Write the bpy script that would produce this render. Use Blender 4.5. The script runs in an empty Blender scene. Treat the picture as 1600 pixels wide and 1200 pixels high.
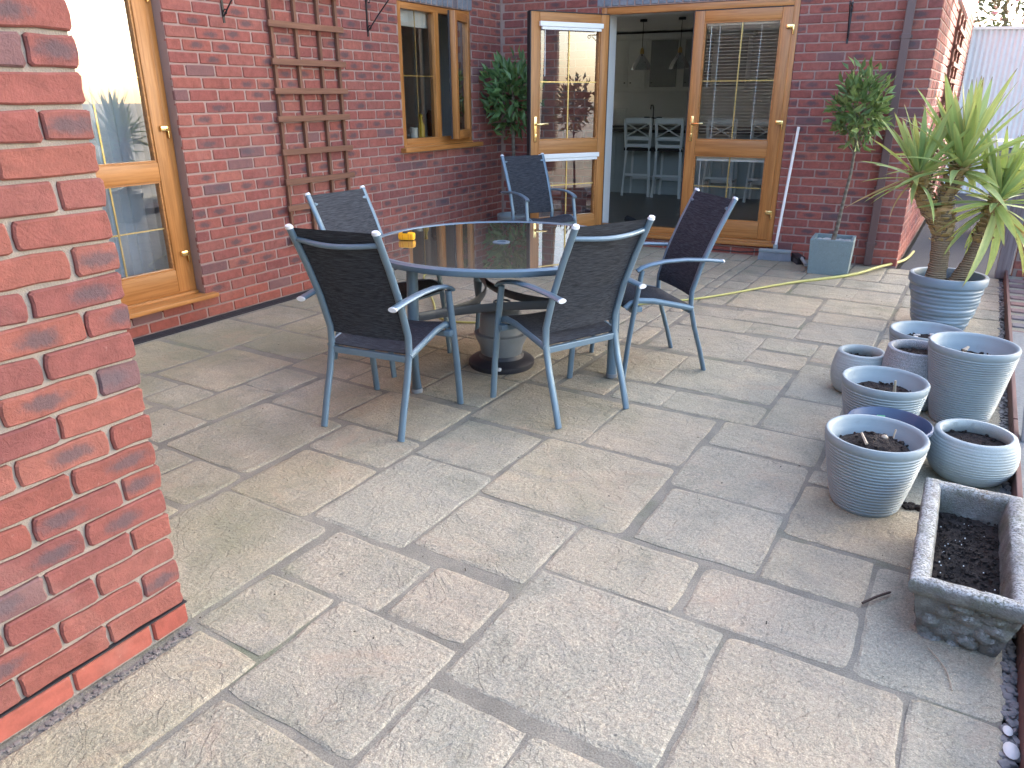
import bpy, bmesh, math, random
from mathutils import Vector, Matrix, noise
random.seed(7)
R = math.radians
sc = bpy.context.scene
col = sc.collection

# ------------------------------------------------------------ camera, sky, sun
CAMH = 1.4396
PITCH, YAW, ROLL, FPX = 0.367505, -0.548115, -0.00386, 1160.7
cd = bpy.data.cameras.new('camera'); cam = bpy.data.objects.new('camera', cd); col.objects.link(cam)
cd.sensor_fit = 'HORIZONTAL'; cd.sensor_width = 36.0; cd.lens = 36.0 * FPX / 1600.0
cd.clip_start = 0.05; cd.clip_end = 2000
_F = Vector((math.sin(YAW) * math.cos(PITCH), math.cos(YAW) * math.cos(PITCH), -math.sin(PITCH)))
_R = Vector((math.cos(YAW), -math.sin(YAW), 0)); _U = _R.cross(_F)
_R2 = math.cos(ROLL) * _R + math.sin(ROLL) * _U
_U2 = -math.sin(ROLL) * _R + math.cos(ROLL) * _U
M = Matrix((_R2, _U2, -_F)).transposed().to_4x4(); M.translation = Vector((0, 0, CAMH))
cam.matrix_world = M
sc.camera = cam

SUN = Vector((0.55, 0.68, 0.48)).normalized()
EL = math.asin(SUN.z); AZ = math.atan2(SUN.x, SUN.y)
w = bpy.data.worlds.new('World'); sc.world = w; w.use_nodes = True
nt = w.node_tree
sky = nt.nodes.new('ShaderNodeTexSky'); sky.sky_type = 'NISHITA'; sky.sun_disc = False
sky.sun_elevation = EL; sky.sun_rotation = AZ
sky.air_density = 1.0; sky.dust_density = 2.6; sky.ozone_density = 1.0
nt.links.new(sky.outputs[0], nt.nodes['Background'].inputs[0])
nt.nodes['Background'].inputs[1].default_value = 0.15
sl = bpy.data.lights.new('sun', 'SUN'); so = bpy.data.objects.new('sun', sl); col.objects.link(so)
sl.energy = 3.2; sl.angle = R(0.5); sl.color = (1.0, 0.93, 0.82)
so.rotation_euler = SUN.to_track_quat('Z', 'Y').to_euler(); so.location = (10, 12, 12)
sc.view_settings.view_transform = 'Standard'; sc.view_settings.look = 'None'
sc.view_settings.exposure = 2.95; sc.view_settings.gamma = 1.0; sc.view_settings.use_curve_mapping = False
sc.cycles.max_bounces = 8; sc.cycles.transparent_max_bounces = 24

# ------------------------------------------------------------ helpers
class MB:
    """collects polygons, then links them as one mesh object"""
    def __init__(s): s.v = []; s.f = []; s.bp = None; s.br = None
    def add(s, vs, fs):
        o = len(s.v); s.v += [tuple(p) for p in vs]; s.f += [tuple(i + o for i in q) for q in fs]; return s
    def box(s, x0, x1, y0, y1, z0, z1, b=0.0, M=None):
        if b <= 0:
            vs = [(x, y, z) for x in (x0, x1) for y in (y0, y1) for z in (z0, z1)]
            fs = [(0, 1, 3, 2), (4, 6, 7, 5), (0, 4, 5, 1), (2, 3, 7, 6), (0, 2, 6, 4), (1, 5, 7, 3)]
        else:
            b = min(b, (x1 - x0) * .45, (y1 - y0) * .45, (z1 - z0) * .45)
            bm = bmesh.new(); bmesh.ops.create_cube(bm, size=1)
            for v in bm.verts:
                v.co = Vector(((x0 + x1) / 2 + v.co.x * (x1 - x0), (y0 + y1) / 2 + v.co.y * (y1 - y0), (z0 + z1) / 2 + v.co.z * (z1 - z0)))
            bmesh.ops.bevel(bm, geom=list(bm.edges), offset=b, segments=2, affect='EDGES', profile=.6)
            bm.verts.index_update()
            vs = [v.co.copy() for v in bm.verts]; fs = [[v.index for v in f.verts] for f in bm.faces]; bm.free()
        if M is not None: vs = [M @ Vector(p) for p in vs]
        return s.add(vs, fs)
    def tube(s, pts, r, n=10, rb=None, up=(0, 0, 1), caps=True):
        """tube along pts; r (and rb for an oval) scalar or per-point list"""
        P = [Vector(p) for p in pts]; k = len(P); up = Vector(up); vs = []; fs = []
        for i, p in enumerate(P):
            t = (P[min(i + 1, k - 1)] - P[max(i - 1, 0)]).normalized()
            a = up.cross(t)
            if a.length < 1e-3: a = Vector((1, 0, 0)).cross(t)
            a.normalize(); b = t.cross(a)
            ra = r[i] if isinstance(r, (list, tuple)) else r
            rv = ra if rb is None else (rb[i] if isinstance(rb, (list, tuple)) else rb)
            for j in range(n):
                q = 2 * math.pi * j / n
                vs.append(p + a * math.cos(q) * ra + b * math.sin(q) * rv)
        for i in range(k - 1):
            for j in range(n):
                fs.append((i * n + j, i * n + (j + 1) % n, (i + 1) * n + (j + 1) % n, (i + 1) * n + j))
        if caps:
            fs.append(tuple(range(n))[::-1]); fs.append(tuple((k - 1) * n + j for j in range(n)))
        return s.add(vs, fs)
    def lathe(s, prof, n=48, c=(0, 0, 0), wob=None):
        vs = []; fs = []; k = len(prof)
        for i, (r, z) in enumerate(prof):
            for j in range(n):
                a = 2 * math.pi * j / n
                rr = r + (wob(a, z, i) if wob else 0)
                vs.append((c[0] + rr * math.cos(a), c[1] + rr * math.sin(a), c[2] + z))
        for i in range(k - 1):
            for j in range(n):
                fs.append((i * n + j, i * n + (j + 1) % n, (i + 1) * n + (j + 1) % n, (i + 1) * n + j))
        return s.add(vs, fs)
    def mesh(s, name, m, smooth=False):
        me = bpy.data.meshes.new(name); me.from_pydata(s.v, [], s.f); me.update()
        if s.bp is not None:
            at = me.attributes.new('bp', 'FLOAT_VECTOR', 'POINT'); at.data.foreach_set('vector', [c for p in s.bp for c in p])
            at = me.attributes.new('br', 'FLOAT', 'POINT'); at.data.foreach_set('value', s.br)
        if m: me.materials.append(m)
        if smooth:
            me.polygons.foreach_set('use_smooth', [True] * len(me.polygons))
            try: me.set_sharp_from_angle(angle=R(42))
            except Exception: pass
        return me
    def build(s, name, m, parent=None, smooth=False):
        return link(name, s.mesh(name, m, smooth), parent)

def link(name, data, parent=None):
    o = bpy.data.objects.new(name, data); col.objects.link(o)
    if parent is not None: o.parent = parent
    return o
def tag(o, label=None, cat=None, group=None, kind=None):
    if label: o['label'] = label
    if cat: o['category'] = cat
    if group: o['group'] = group
    if kind: o['kind'] = kind
    return o
def thing(name, label, cat, loc=(0, 0, 0), rz=0.0, group=None):
    o = bpy.data.objects.new(name, None); col.objects.link(o); o.location = loc; o.rotation_euler = (0, 0, rz)
    o.empty_display_size = .2
    return tag(o, label, cat, group)
def copy_tree(o, parent=None):
    c = o.copy(); col.objects.link(c)
    if parent is not None: c.parent = parent
    for ch in list(o.children): copy_tree(ch, c)
    return c

# ------------------------------------------------------------ materials
class NT:
    def __init__(s, name):
        s.m = bpy.data.materials.new(name); s.m.use_nodes = True; s.t = s.m.node_tree
        s.b = s.t.nodes['Principled BSDF']; s.out = s.t.nodes['Material Output']
    def n(s, typ, **kw):
        x = s.t.nodes.new(typ)
        for k, v in kw.items(): setattr(x, k, v)
        return x
    def l(s, a, b): s.t.links.new(a, b)
    def val(s, sock, v):
        if hasattr(v, 'is_linked'): s.l(v, sock)
        else: sock.default_value = v
    def math(s, op, a, b=0.0, c=None, clamp=False):
        x = s.n('ShaderNodeMath', operation=op, use_clamp=clamp); s.val(x.inputs[0], a); s.val(x.inputs[1], b)
        if c is not None: s.val(x.inputs[2], c)
        return x.outputs[0]
    def coords(s, kind='Object', scale=None, off=None):
        tc = s.n('ShaderNodeTexCoord'); o = tc.outputs[kind]
        if scale is not None or off is not None:
            mp = s.n('ShaderNodeMapping'); s.l(o, mp.inputs[0])
            if scale is not None: mp.inputs['Scale'].default_value = scale
            if off is not None: s.val(mp.inputs['Location'], off)
            o = mp.outputs[0]
        return o
    def noise(s, vec, scale, detail=4.0, rough=.55, dist=0.0):
        x = s.n('ShaderNodeTexNoise'); s.l(vec, x.inputs['Vector']); x.inputs['Scale'].default_value = scale
        x.inputs['Detail'].default_value = detail; x.inputs['Roughness'].default_value = rough; x.inputs['Distortion'].default_value = dist
        return x.outputs['Fac']
    def ramp(s, fac, stops, interp='LINEAR'):
        x = s.n('ShaderNodeValToRGB'); s.l(fac, x.inputs[0]); e = x.color_ramp.elements; x.color_ramp.interpolation = interp
        while len(e) < len(stops): e.new(.5)
        for k, (p, c) in enumerate(stops):
            e[k].position = p; e[k].color = (c[0], c[1], c[2], 1) if isinstance(c, (tuple, list)) else (c, c, c, 1)
        return x.outputs[0]
    def mix(s, fac, a, b, mode='MIX'):
        x = s.n('ShaderNodeMix', data_type='RGBA', blend_type=mode); s.val(x.inputs[0], fac)
        for k, v in ((6, a), (7, b)):
            if isinstance(v, (tuple, list)): x.inputs[k].default_value = (v[0], v[1], v[2], 1)
            else: s.l(v, x.inputs[k])
        return x.outputs[2]
    def bump(s, h, strength=.3, dist=.01, prev=None):
        x = s.n('ShaderNodeBump'); x.inputs['Strength'].default_value = strength; x.inputs['Distance'].default_value = dist
        s.l(h, x.inputs['Height'])
        if prev is not None: s.l(prev, x.inputs['Normal'])
        s.l(x.outputs[0], s.b.inputs['Normal']); return x.outputs[0]
    def base(s, c): 
        if isinstance(c, (tuple, list)): s.b.inputs['Base Color'].default_value = (c[0], c[1], c[2], 1)
        else: s.l(c, s.b.inputs['Base Color'])
        return s
    def set(s, **kw):
        for k, v in kw.items(): s.val(s.b.inputs[k.replace('_', ' ')], v)
        return s

def plain(name, c, rough=.5, metal=0.0, var=.12, scale=14.0, bump=0.0, bscale=120.0):
    t = NT(name); co = t.coords()
    f = t.noise(co, scale, 5)
    t.base(t.mix(f, [x * (1 - var) for x in c], [min(1, x * (1 + var)) for x in c]))
    t.set(Roughness=rough, Metallic=metal)
    if bump: t.bump(t.noise(co, bscale, 4), bump, .004)
    return t.m

def brick_mat(name, cols, mark=.6, rough=.9, grain=1.0):
    t = NT(name)
    a = t.n('ShaderNodeAttribute'); a.attribute_name = 'bp'
    b = t.n('ShaderNodeAttribute'); b.attribute_name = 'br'
    oi = t.n('ShaderNodeObjectInfo')
    rnd = t.math('FRACT', t.math('ADD', oi.outputs['Random'], b.outputs['Fac']))
    r2 = t.math('FRACT', t.math('MULTIPLY', rnd, 17.31)); r3 = t.math('FRACT', t.math('MULTIPLY', rnd, 53.77)); r4 = t.math('FRACT', t.math('MULTIPLY', rnd, 91.13))
    cx = t.n('ShaderNodeCombineXYZ'); t.l(t.math('MULTIPLY', r2, 37.0), cx.inputs[0]); t.l(t.math('MULTIPLY', r3, 41.0), cx.inputs[1]); t.l(t.math('MULTIPLY', r4, 29.0), cx.inputs[2])
    va = t.n('ShaderNodeVectorMath', operation='ADD'); t.l(a.outputs['Vector'], va.inputs[0]); t.l(cx.outputs[0], va.inputs[1]); vec = va.outputs[0]
    c = t.ramp(rnd, [(i / max(1, len(cols) - 1), q) for i, q in enumerate(cols)])
    mott = t.noise(vec, 26, 6, .65)
    c = t.mix(1.0, c, t.ramp(mott, [(.25, .72), (.5, 1.0), (.8, 1.28)]), 'MULTIPLY')
    # kiss marks: bluish burnt ovals on some faces
    mp = t.n('ShaderNodeMapping'); t.l(a.outputs['Vector'], mp.inputs[0]); mp.inputs['Scale'].default_value = (17, 17, 44)
    oc = t.n('ShaderNodeCombineXYZ'); t.l(t.math('MULTIPLY_ADD', r3, 1.6, -.8), oc.inputs[0]); t.l(t.math('MULTIPLY_ADD', r4, .5, -.25), oc.inputs[2])
    t.l(oc.outputs[0], mp.inputs['Location'])
    ln = t.n('ShaderNodeVectorMath', operation='LENGTH'); t.l(mp.outputs[0], ln.inputs[0])
    d = t.math('ADD', ln.outputs['Value'], t.math('MULTIPLY_ADD', t.noise(vec, 34, 5, .7), 1.6, -.8))
    k = t.n('ShaderNodeMapRange', interpolation_type='SMOOTHSTEP'); t.l(d, k.inputs[0])
    k.inputs[1].default_value = 1.25; k.inputs[2].default_value = .35; k.inputs[3].default_value = 0; k.inputs[4].default_value = .72
    on = t.math('LESS_THAN', r2, mark)
    c = t.mix(t.math('MULTIPLY', k.outputs[0], on), c, (.058, .052, .062))
    # a few bricks burnt nearly whole
    c = t.mix(t.math('MULTIPLY', t.math('LESS_THAN', r4, .05), .6), c, (.10, .075, .085))
    gw = t.n('ShaderNodeNewGeometry'); bw = t.ramp(t.noise(gw.outputs['Position'], 1.3, 6, .7, .5), [(.54, 0.0), (.74, 1.0)])
    c = t.mix(t.math('MULTIPLY', bw, .28), c, (.36, .22, .185))
    # pale lime bloom
    c = t.mix(t.math('MULTIPLY', t.ramp(t.noise(vec, 60, 6, .75), [(.62, 0.0), (.78, 1.0)]), .35), c, (.5, .36, .30))
    t.base(c); t.set(Roughness=rough)
    h = t.math('ADD', t.noise(vec, 160, 6, .7), t.math('MULTIPLY', t.noise(vec, 38, 5, .6, 1.5), 1.4))
    t.bump(h, .55 * grain, .006)
    return t.m

REDS = [(.21, .058, .047), (.27, .086, .065), (.25, .076, .061), (.285, .099, .075), (.22, .067, .058), (.265, .080, .062), (.19, .061, .057), (.255, .090, .070)]
M_brick = brick_mat('red_brick', REDS, .40)
M_brickP = brick_mat('red_rustic_brick', [(.178, .053, .042), (.212, .070, .052), (.192, .060, .049), (.155, .050, .046), (.222, .078, .059)], .42, .92, 1.0)
M_plinth = brick_mat('smooth_red_brick', [(.25, .058, .040), (.285, .074, .051), (.26, .064, .045)], 0.0, .65, .25)
M_soldier = brick_mat('blue_grey_brick', [(.13, .155, .19), (.17, .19, .22), (.145, .165, .195)], 0.0, .7, .5)
M_mortar = plain('pink_mortar', (.30, .21, .185), .95, 0, .16, 9, .5, 240)
M_mortarP = plain('pale_mortar', (.27, .235, .205), .95, 0, .18, 14, .8, 260)
def upper_brick():
    t = NT('upper_brickwork'); co = t.coords()
    sp = t.n('ShaderNodeSeparateXYZ'); t.l(co, sp.inputs[0]); cx = t.n('ShaderNodeCombineXYZ')
    t.l(t.math('ADD', sp.outputs[0], sp.outputs[1]), cx.inputs[0]); t.l(sp.outputs[2], cx.inputs[1])
    b = t.n('ShaderNodeTexBrick'); t.l(cx.outputs[0], b.inputs['Vector'])
    b.inputs['Color1'].default_value = (.36, .09, .06, 1); b.inputs['Color2'].default_value = (.27, .065, .05, 1); b.inputs['Mortar'].default_value = (.42, .31, .27, 1)
    b.inputs['Scale'].default_value = 1.0; b.inputs['Mortar Size'].default_value = .005; b.inputs['Brick Width'].default_value = .225; b.inputs['Row Height'].default_value = .075
    t.base(b.outputs[0]); t.set(Roughness=.9); t.bump(b.outputs['Fac'], -.4, .005); return t.m
M_upper = upper_brick()

def slab_mat():
    t = NT('riven_sandstone'); oi = t.n('ShaderNodeObjectInfo'); rnd = oi.outputs['Random']
    r2 = t.math('FRACT', t.math('MULTIPLY', rnd, 13.7)); r3 = t.math('FRACT', t.math('MULTIPLY', rnd, 71.3))
    geo = t.n('ShaderNodeNewGeometry'); P = geo.outputs['Position']
    cx = t.n('ShaderNodeCombineXYZ'); t.l(t.math('MULTIPLY', r2, 30.0), cx.inputs[0]); t.l(t.math('MULTIPLY', r3, 30.0), cx.inputs[1])
    va = t.n('ShaderNodeVectorMath', operation='ADD'); t.l(P, va.inputs[0]); t.l(cx.outputs[0], va.inputs[1]); vec = va.outputs[0]
    c = t.ramp(rnd, [(0, (.355, .315, .235)), (.25, (.335, .308, .243)), (.45, (.37, .320, .235)), (.62, (.36, .307, .232)), (.8, (.33, .300, .235)), (1, (.385, .325, .232))])
    big = t.noise(vec, 4.5, 5, .6, .8)
    c = t.mix(1.0, c, t.ramp(big, [(.2, (.64, .66, .62)), (.42, (.92, .93, .90)), (.58, (1.05, 1.02, .97)), (.85, (1.28, 1.18, 1.06))]), 'MULTIPLY')
    # streaky bedding stain
    mp = t.n('ShaderNodeMapping'); t.l(vec, mp.inputs[0]); mp.inputs['Scale'].default_value = (3, 15, 1); mp.inputs['Rotation'].default_value = (0, 0, .5)
    c = t.mix(t.math('MULTIPLY', t.ramp(t.noise(mp.outputs[0], 1.0, 5, .6, .6), [(.5, 0.0), (.75, 1.0)]), .35), c, (.24, .225, .19))
    # speckle
    sp = t.noise(vec, 260, 2, .6)
    c = t.mix(1.0, c, t.ramp(sp, [(.28, .58), (.45, .95), (.55, 1.02), (.72, 1.48)]), 'MULTIPLY')
    sp2 = t.noise(vec, 90, 4, .7)
    c = t.mix(1.0, c, t.ramp(sp2, [(.3, .68), (.5, 1.0), (.7, 1.28)]), 'MULTIPLY')
    # green algae, world scale (kept in patches, stronger away from the sunny end)
    al = t.noise(P, 1.15, 6, .62, .4)
    xs = t.n('ShaderNodeSeparateXYZ'); t.l(P, xs.inputs[0])
    side = t.n('ShaderNodeMapRange'); t.l(xs.outputs[0], side.inputs[0]); side.inputs[1].default_value = .2; side.inputs[2].default_value = -3.4; side.inputs[3].default_value = -.10; side.inputs[4].default_value = .12
    alg = t.ramp(t.math('ADD', al, side.outputs[0]), [(.50, 0.0), (.72, 1.0)])
    c = t.mix(t.math('MULTIPLY', alg, .55), c, (.165, .17, .095))
    oc_ = t.ramp(t.noise(vec, 2.3, 5, .7, .9), [(.56, 0.0), (.70, 1.0)])
    c = t.mix(t.math('MULTIPLY', oc_, .40), c, (.40, .28, .19))
    dk_ = t.ramp(t.noise(vec, 2.9, 6, .75, 1.5), [(.26, 1.0), (.42, 0.0)])
    c = t.mix(t.math('MULTIPLY', dk_, .38), c, (.20, .205, .19))
    ct = t.noise(vec, 3.6, 4, .55, 1.4)
    ln_ = t.ramp(t.math('ABSOLUTE', t.math('SUBTRACT', ct, .52)), [(.0, 1.0), (.006, 0.0)])
    ln_ = t.math('MULTIPLY', ln_, t.ramp(t.noise(vec, 5.0, 3), [(.50, 0.0), (.60, 1.0)]))
    c = t.mix(t.math('MULTIPLY', ln_, .6), c, (.11, .10, .08))
    # black lichen spots
    vo = t.n('ShaderNodeTexVoronoi'); t.l(P, vo.inputs['Vector']); vo.inputs['Scale'].default_value = 16.0
    spot = t.math('LESS_THAN', t.math('ADD', vo.outputs['Distance'], t.math('MULTIPLY', t.noise(P, 90, 3), .16)), .135)
    sc_ = t.n('ShaderNodeSeparateColor'); t.l(vo.outputs['Color'], sc_.inputs[0])
    spot = t.math('MULTIPLY', spot, t.math('GREATER_THAN', sc_.outputs[0], .86))
    c = t.mix(t.math('MULTIPLY', spot, .6), c, (.06, .055, .05))
    t.base(c); t.set(Roughness=t.math('MULTIPLY_ADD', sp2, .3, .55))
    # riven steps: thresholded low noise plus grain
    st = t.ramp(t.noise(vec, 5.5, 3, .5, 1.2), [(.40, 0.0), (.415, .32), (.52, .36), (.53, .62), (.63, .66), (.64, 1.0)])
    b1 = t.bump(st, .8, .008)
    b2 = t.bump(t.math('ADD', t.noise(vec, 22, 5, .6), t.math('MULTIPLY', sp2, .7)), .65, .014, b1)
    t.bump(sp, .35, .003, b2)
    return t.m
M_slab = slab_mat()
def joint_mat():
    t = NT('grey_pointing'); g = t.n('ShaderNodeNewGeometry'); P = g.outputs['Position']
    f = t.noise(P, 7, 6, .65); c = t.ramp(f, [(.3, (.15, .138, .112)), (.55, (.225, .205, .162)), (.8, (.29, .258, .20))])
    gr = t.ramp(t.noise(P, 1.6, 4, .6), [(.56, 0.0), (.70, 1.0)])
    c = t.mix(t.math('MULTIPLY', gr, .6), c, (.11, .15, .06))
    c = t.mix(1.0, c, t.ramp(t.noise(P, 220, 3), [(.3, .7), (.7, 1.3)]), 'MULTIPLY')
    t.base(c); t.set(Roughness=.95); t.bump(t.noise(P, 150, 5, .7), .7, .006); return t.m
M_joint = joint_mat()

def wood_mat(name, c1, c2, axis, rough=.38, scale=1.0):
    t = NT(name); s = [55 * scale] * 3; s[axis] = 2.6 * scale
    co = t.coords('Object', s); f = t.noise(co, 1.0, 6, .6, .5); f2 = t.noise(t.coords('Object', [x * .25 for x in s]), 1.0, 3, .5, .8)
    c = t.mix(t.ramp(f, [(.35, 0.0), (.65, 1.0)]), c1, c2)
    c = t.mix(1.0, c, t.ramp(f2, [(.3, .82), (.7, 1.15)]), 'MULTIPLY')
    t.base(c); t.set(Roughness=rough); t.bump(f, .08, .002); return t.m
OAK1, OAK2 = (.30, .115, .026), (.44, .19, .055)
M_oakV = wood_mat('golden_oak_upright', OAK1, OAK2, 2); M_oakH = wood_mat('golden_oak_rail', OAK1, OAK2, 0)
M_trel = wood_mat('brown_stained_timber', (.135, .060, .036), (.20, .092, .055), 2, .75)
M_trelH = wood_mat('brown_stained_rung', (.135, .060, .036), (.205, .095, .058), 0, .75)
M_black = plain('black_rubber', (.018, .018, .022), .55)
M_gold = plain('polished_brass', (.80, .58, .26), .22, 1.0, .05)
M_goldbar = plain('brass_glazing_bar', (.62, .45, .17), .35, .6, .06)
M_white = plain('white_upvc', (.80, .80, .79), .35, 0, .03)
M_blind = plain('white_blind_slat', (.78, .78, .76), .45, 0, .03)
M_iron = plain('black_iron', (.022, .022, .026), .45, .3, .2)
M_pipe = plain('brown_plastic_pipe', (.105, .060, .058), .42, 0, .1)
M_drain = plain('black_drain_grating', (.022, .024, .032), .5)
def glass_mat(name, tint=(.93, .95, .95), ior=1.5, boost=1.0, rough=0.0):
    t = NT(name); t.t.nodes.remove(t.b)
    tr = t.n('ShaderNodeBsdfTransparent'); tr.inputs[0].default_value = (*tint, 1)
    gl = t.n('ShaderNodeBsdfGlossy'); gl.inputs['Roughness'].default_value = rough
    fr = t.n('ShaderNodeFresnel'); fr.inputs[0].default_value = ior
    f = t.math('MULTIPLY', fr.outputs[0], boost, clamp=True)
    mx = t.n('ShaderNodeMixShader'); t.l(f, mx.inputs[0]); t.l(tr.outputs[0], mx.inputs[1]); t.l(gl.outputs[0], mx.inputs[2]); t.l(mx.outputs[0], t.out.inputs[0])
    return t.m
M_glass = glass_mat('double_glazing', (.86, .89, .89), 1.5, 3.0)
M_glassB = glass_mat('tinted_double_glazing', (.82, .86, .87), 1.5, 1.5)
M_tglass = glass_mat('smoked_table_glass', (.20, .195, .18), 1.52, 1.9, .012)
_t = M_tglass.node_tree; _mx = [n for n in _t.nodes if n.type == 'MIX_SHADER'][0]; _df = _t.nodes.new('ShaderNodeBsdfDiffuse'); _df.inputs[0].default_value = (.19, .172, .145, 1)
_m2 = _t.nodes.new('ShaderNodeMixShader'); _m2.inputs[0].default_value = .6; _t.links.new(_mx.inputs[1].links[0].from_socket, _m2.inputs[1]); _t.links.new(_df.outputs[0], _m2.inputs[2]); _t.links.new(_m2.outputs[0], _mx.inputs[1])
def metal_mat(name, c, rough):
    t = NT(name); co = t.coords(); f = t.noise(co, 30, 4)
    t.base(t.mix(f, [x * .92 for x in c], [x * 1.07 for x in c])); t.set(Roughness=rough, Metallic=.25)
    t.bump(t.noise(co, 700, 2), .06, .001); return t.m
M_frame = metal_mat('blue_grey_powder_coat', (.135, .20, .255), .36)
M_cap = plain('pale_end_cap', (.62, .64, .66), .4)
def mesh_fabric(name):
    t = NT(name); co = t.coords()
    st = t.noise(t.coords('Object', (15, 430, 430)), 1.0, 2, .6)
    wv = t.n('ShaderNodeTexChecker'); mp = t.n('ShaderNodeMapping'); t.l(co, mp.inputs[0]); mp.inputs['Scale'].default_value = (420, 420, 420); t.l(mp.outputs[0], wv.inputs[0]); wv.inputs['Scale'].default_value = 1.0
    c = t.mix(t.ramp(st, [(.36, 0.0), (.70, 1.0)]), (.015, .017, .022), (.070, .077, .092))
    c = t.mix(t.math('MULTIPLY', wv.outputs['Fac'], .35), c, (.012, .013, .017))
    t.base(c); t.set(Roughness=.85, Specular_IOR_Level=.2); t.bump(wv.outputs['Fac'], .35, .001)
    return t.m
M_sling = mesh_fabric('charcoal_mesh_sling')
M_darkpl = plain('black_plastic_base', (.020, .021, .028), .42)
M_greypl = plain('grey_plastic_drum', (.19, .205, .22), .45)
def pot_mat(name, c, rough=.55, speck=0.0, bump=.12):
    t = NT(name); co = t.coords()
    f = t.noise(co, 9, 5, .6); cc = t.mix(f, [x * .90 for x in c], [x * 1.09 for x in c])
    sp = t.ramp(t.noise(co, 380, 2), [(.33, 1 - .55 * speck), (.5, 1.0), (.68, 1 + .6 * speck)]); cc = t.mix(1.0, cc, sp, 'MULTIPLY')
    sm = t.ramp(t.noise(co, 14, 6, .75), [(.58, 0.0), (.74, 1.0)]); cc = t.mix(t.math('MULTIPLY', sm, .38), cc, (.16, .14, .12))
    t.base(cc); t.set(Roughness=rough); t.bump(t.noise(t.coords('Object', (40, 40, 300)), 1.0, 4), bump, .004); return t.m
M_pot = pot_mat('blue_grey_resin', (.245, .295, .312)); M_potpale = pot_mat('pale_grey_resin', (.33, .37, .365), .6, .25)
M_potgran = pot_mat('granite_grey', (.27, .285, .30), .75, 1.0, .3); M_potdark = pot_mat('navy_resin', (.055, .085, .155), .4)
M_potsq = pot_mat('speckled_grey_fibre', (.175, .235, .245), .65, .7, .2); M_potyuc = pot_mat('slate_blue_glaze', (.165, .225, .275), .42)
def soil_mat():
    t = NT('dark_compost'); co = t.coords(); c = t.ramp(t.noise(co, 70, 6, .75), [(.3, (.013, .009, .008)), (.55, (.038, .026, .021)), (.75, (.095, .068, .054))])
    t.base(c); t.set(Roughness=1.0); t.bump(t.noise(co, 90, 6, .8), 1.0, .02); return t.m
M_soil = soil_mat()
def stone_mat():
    t = NT('weathered_cast_stone'); co = t.coords(); f = t.noise(co, 12, 6, .7)
    c = t.ramp(f, [(.3, (.09, .086, .076)), (.5, (.165, .158, .142)), (.7, (.28, .275, .255))])
    g = t.ramp(t.noise(co, 7, 5, .65), [(.5, 0.0), (.66, 1.0)]); c = t.mix(t.math('MULTIPLY', g, .6), c, (.10, .11, .055))
    o = t.ramp(t.noise(t.coords('Object', None, (3.1, 7.7, 1.2)), 5, 4), [(.62, 0.0), (.72, 1.0)]); c = t.mix(t.math('MULTIPLY', o, .5), c, (.20, .11, .03))
    # pale speckled patches, strongest on upward faces
    gn = t.n('ShaderNodeNewGeometry'); sz = t.n('ShaderNodeSeparateXYZ'); t.l(gn.outputs['Normal'], sz.inputs[0])
    upf = t.ramp(sz.outputs[2], [(.35, .12), (.8, 1.0)])
    lp = t.ramp(t.noise(co, 9, 4, .6), [(.34, .25), (.55, 1.0)])
    c = t.mix(t.math('MULTIPLY', t.math('MULTIPLY', t.math('MULTIPLY', t.ramp(t.noise(co, 130, 4, .7), [(.40, 0.0), (.56, 1.0)]), upf), lp), .85), c, (.52, .53, .52))
    t.base(c); t.set(Roughness=.95); t.bump(t.math('ADD', t.noise(co, 60, 6, .75), t.noise(co, 220, 3)), .9, .008); return t.m
M_stone = stone_mat()
M_pebble = None
def leaf_mat(name, cols, rough=.42, trans=.25):
    t = NT(name); g = t.n('ShaderNodeNewGeometry'); oi = t.n('ShaderNodeObjectInfo')
    r = t.math('FRACT', t.math('ADD', g.outputs['Random Per Island'], oi.outputs['Random']))
    c = t.ramp(r, [(i / (len(cols) - 1), q) for i, q in enumerate(cols)])
    c = t.mix(1.0, c, t.ramp(t.noise(t.coords(), 25, 4), [(.3, .8), (.7, 1.2)]), 'MULTIPLY')
    t.base(c); t.set(Roughness=rough)
    td = t.n('ShaderNodeBsdfTranslucent'); t.l(c, td.inputs[0]); mx = t.n('ShaderNodeMixShader'); mx.inputs[0].default_value = trans
    t.l(t.b.outputs[0], mx.inputs[1]); t.l(td.outputs[0], mx.inputs[2]); t.l(mx.outputs[0], t.out.inputs[0]); return t.m
M_bay = leaf_mat('bay_leaf', [(.07, .12, .04), (.13, .20, .06), (.20, .29, .09), (.09, .16, .055), (.28, .36, .12)])
M_laurel = leaf_mat('laurel_leaf', [(.05, .11, .04), (.08, .16, .055), (.12, .22, .08), (.06, .14, .05), (.16, .27, .08)])
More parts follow.
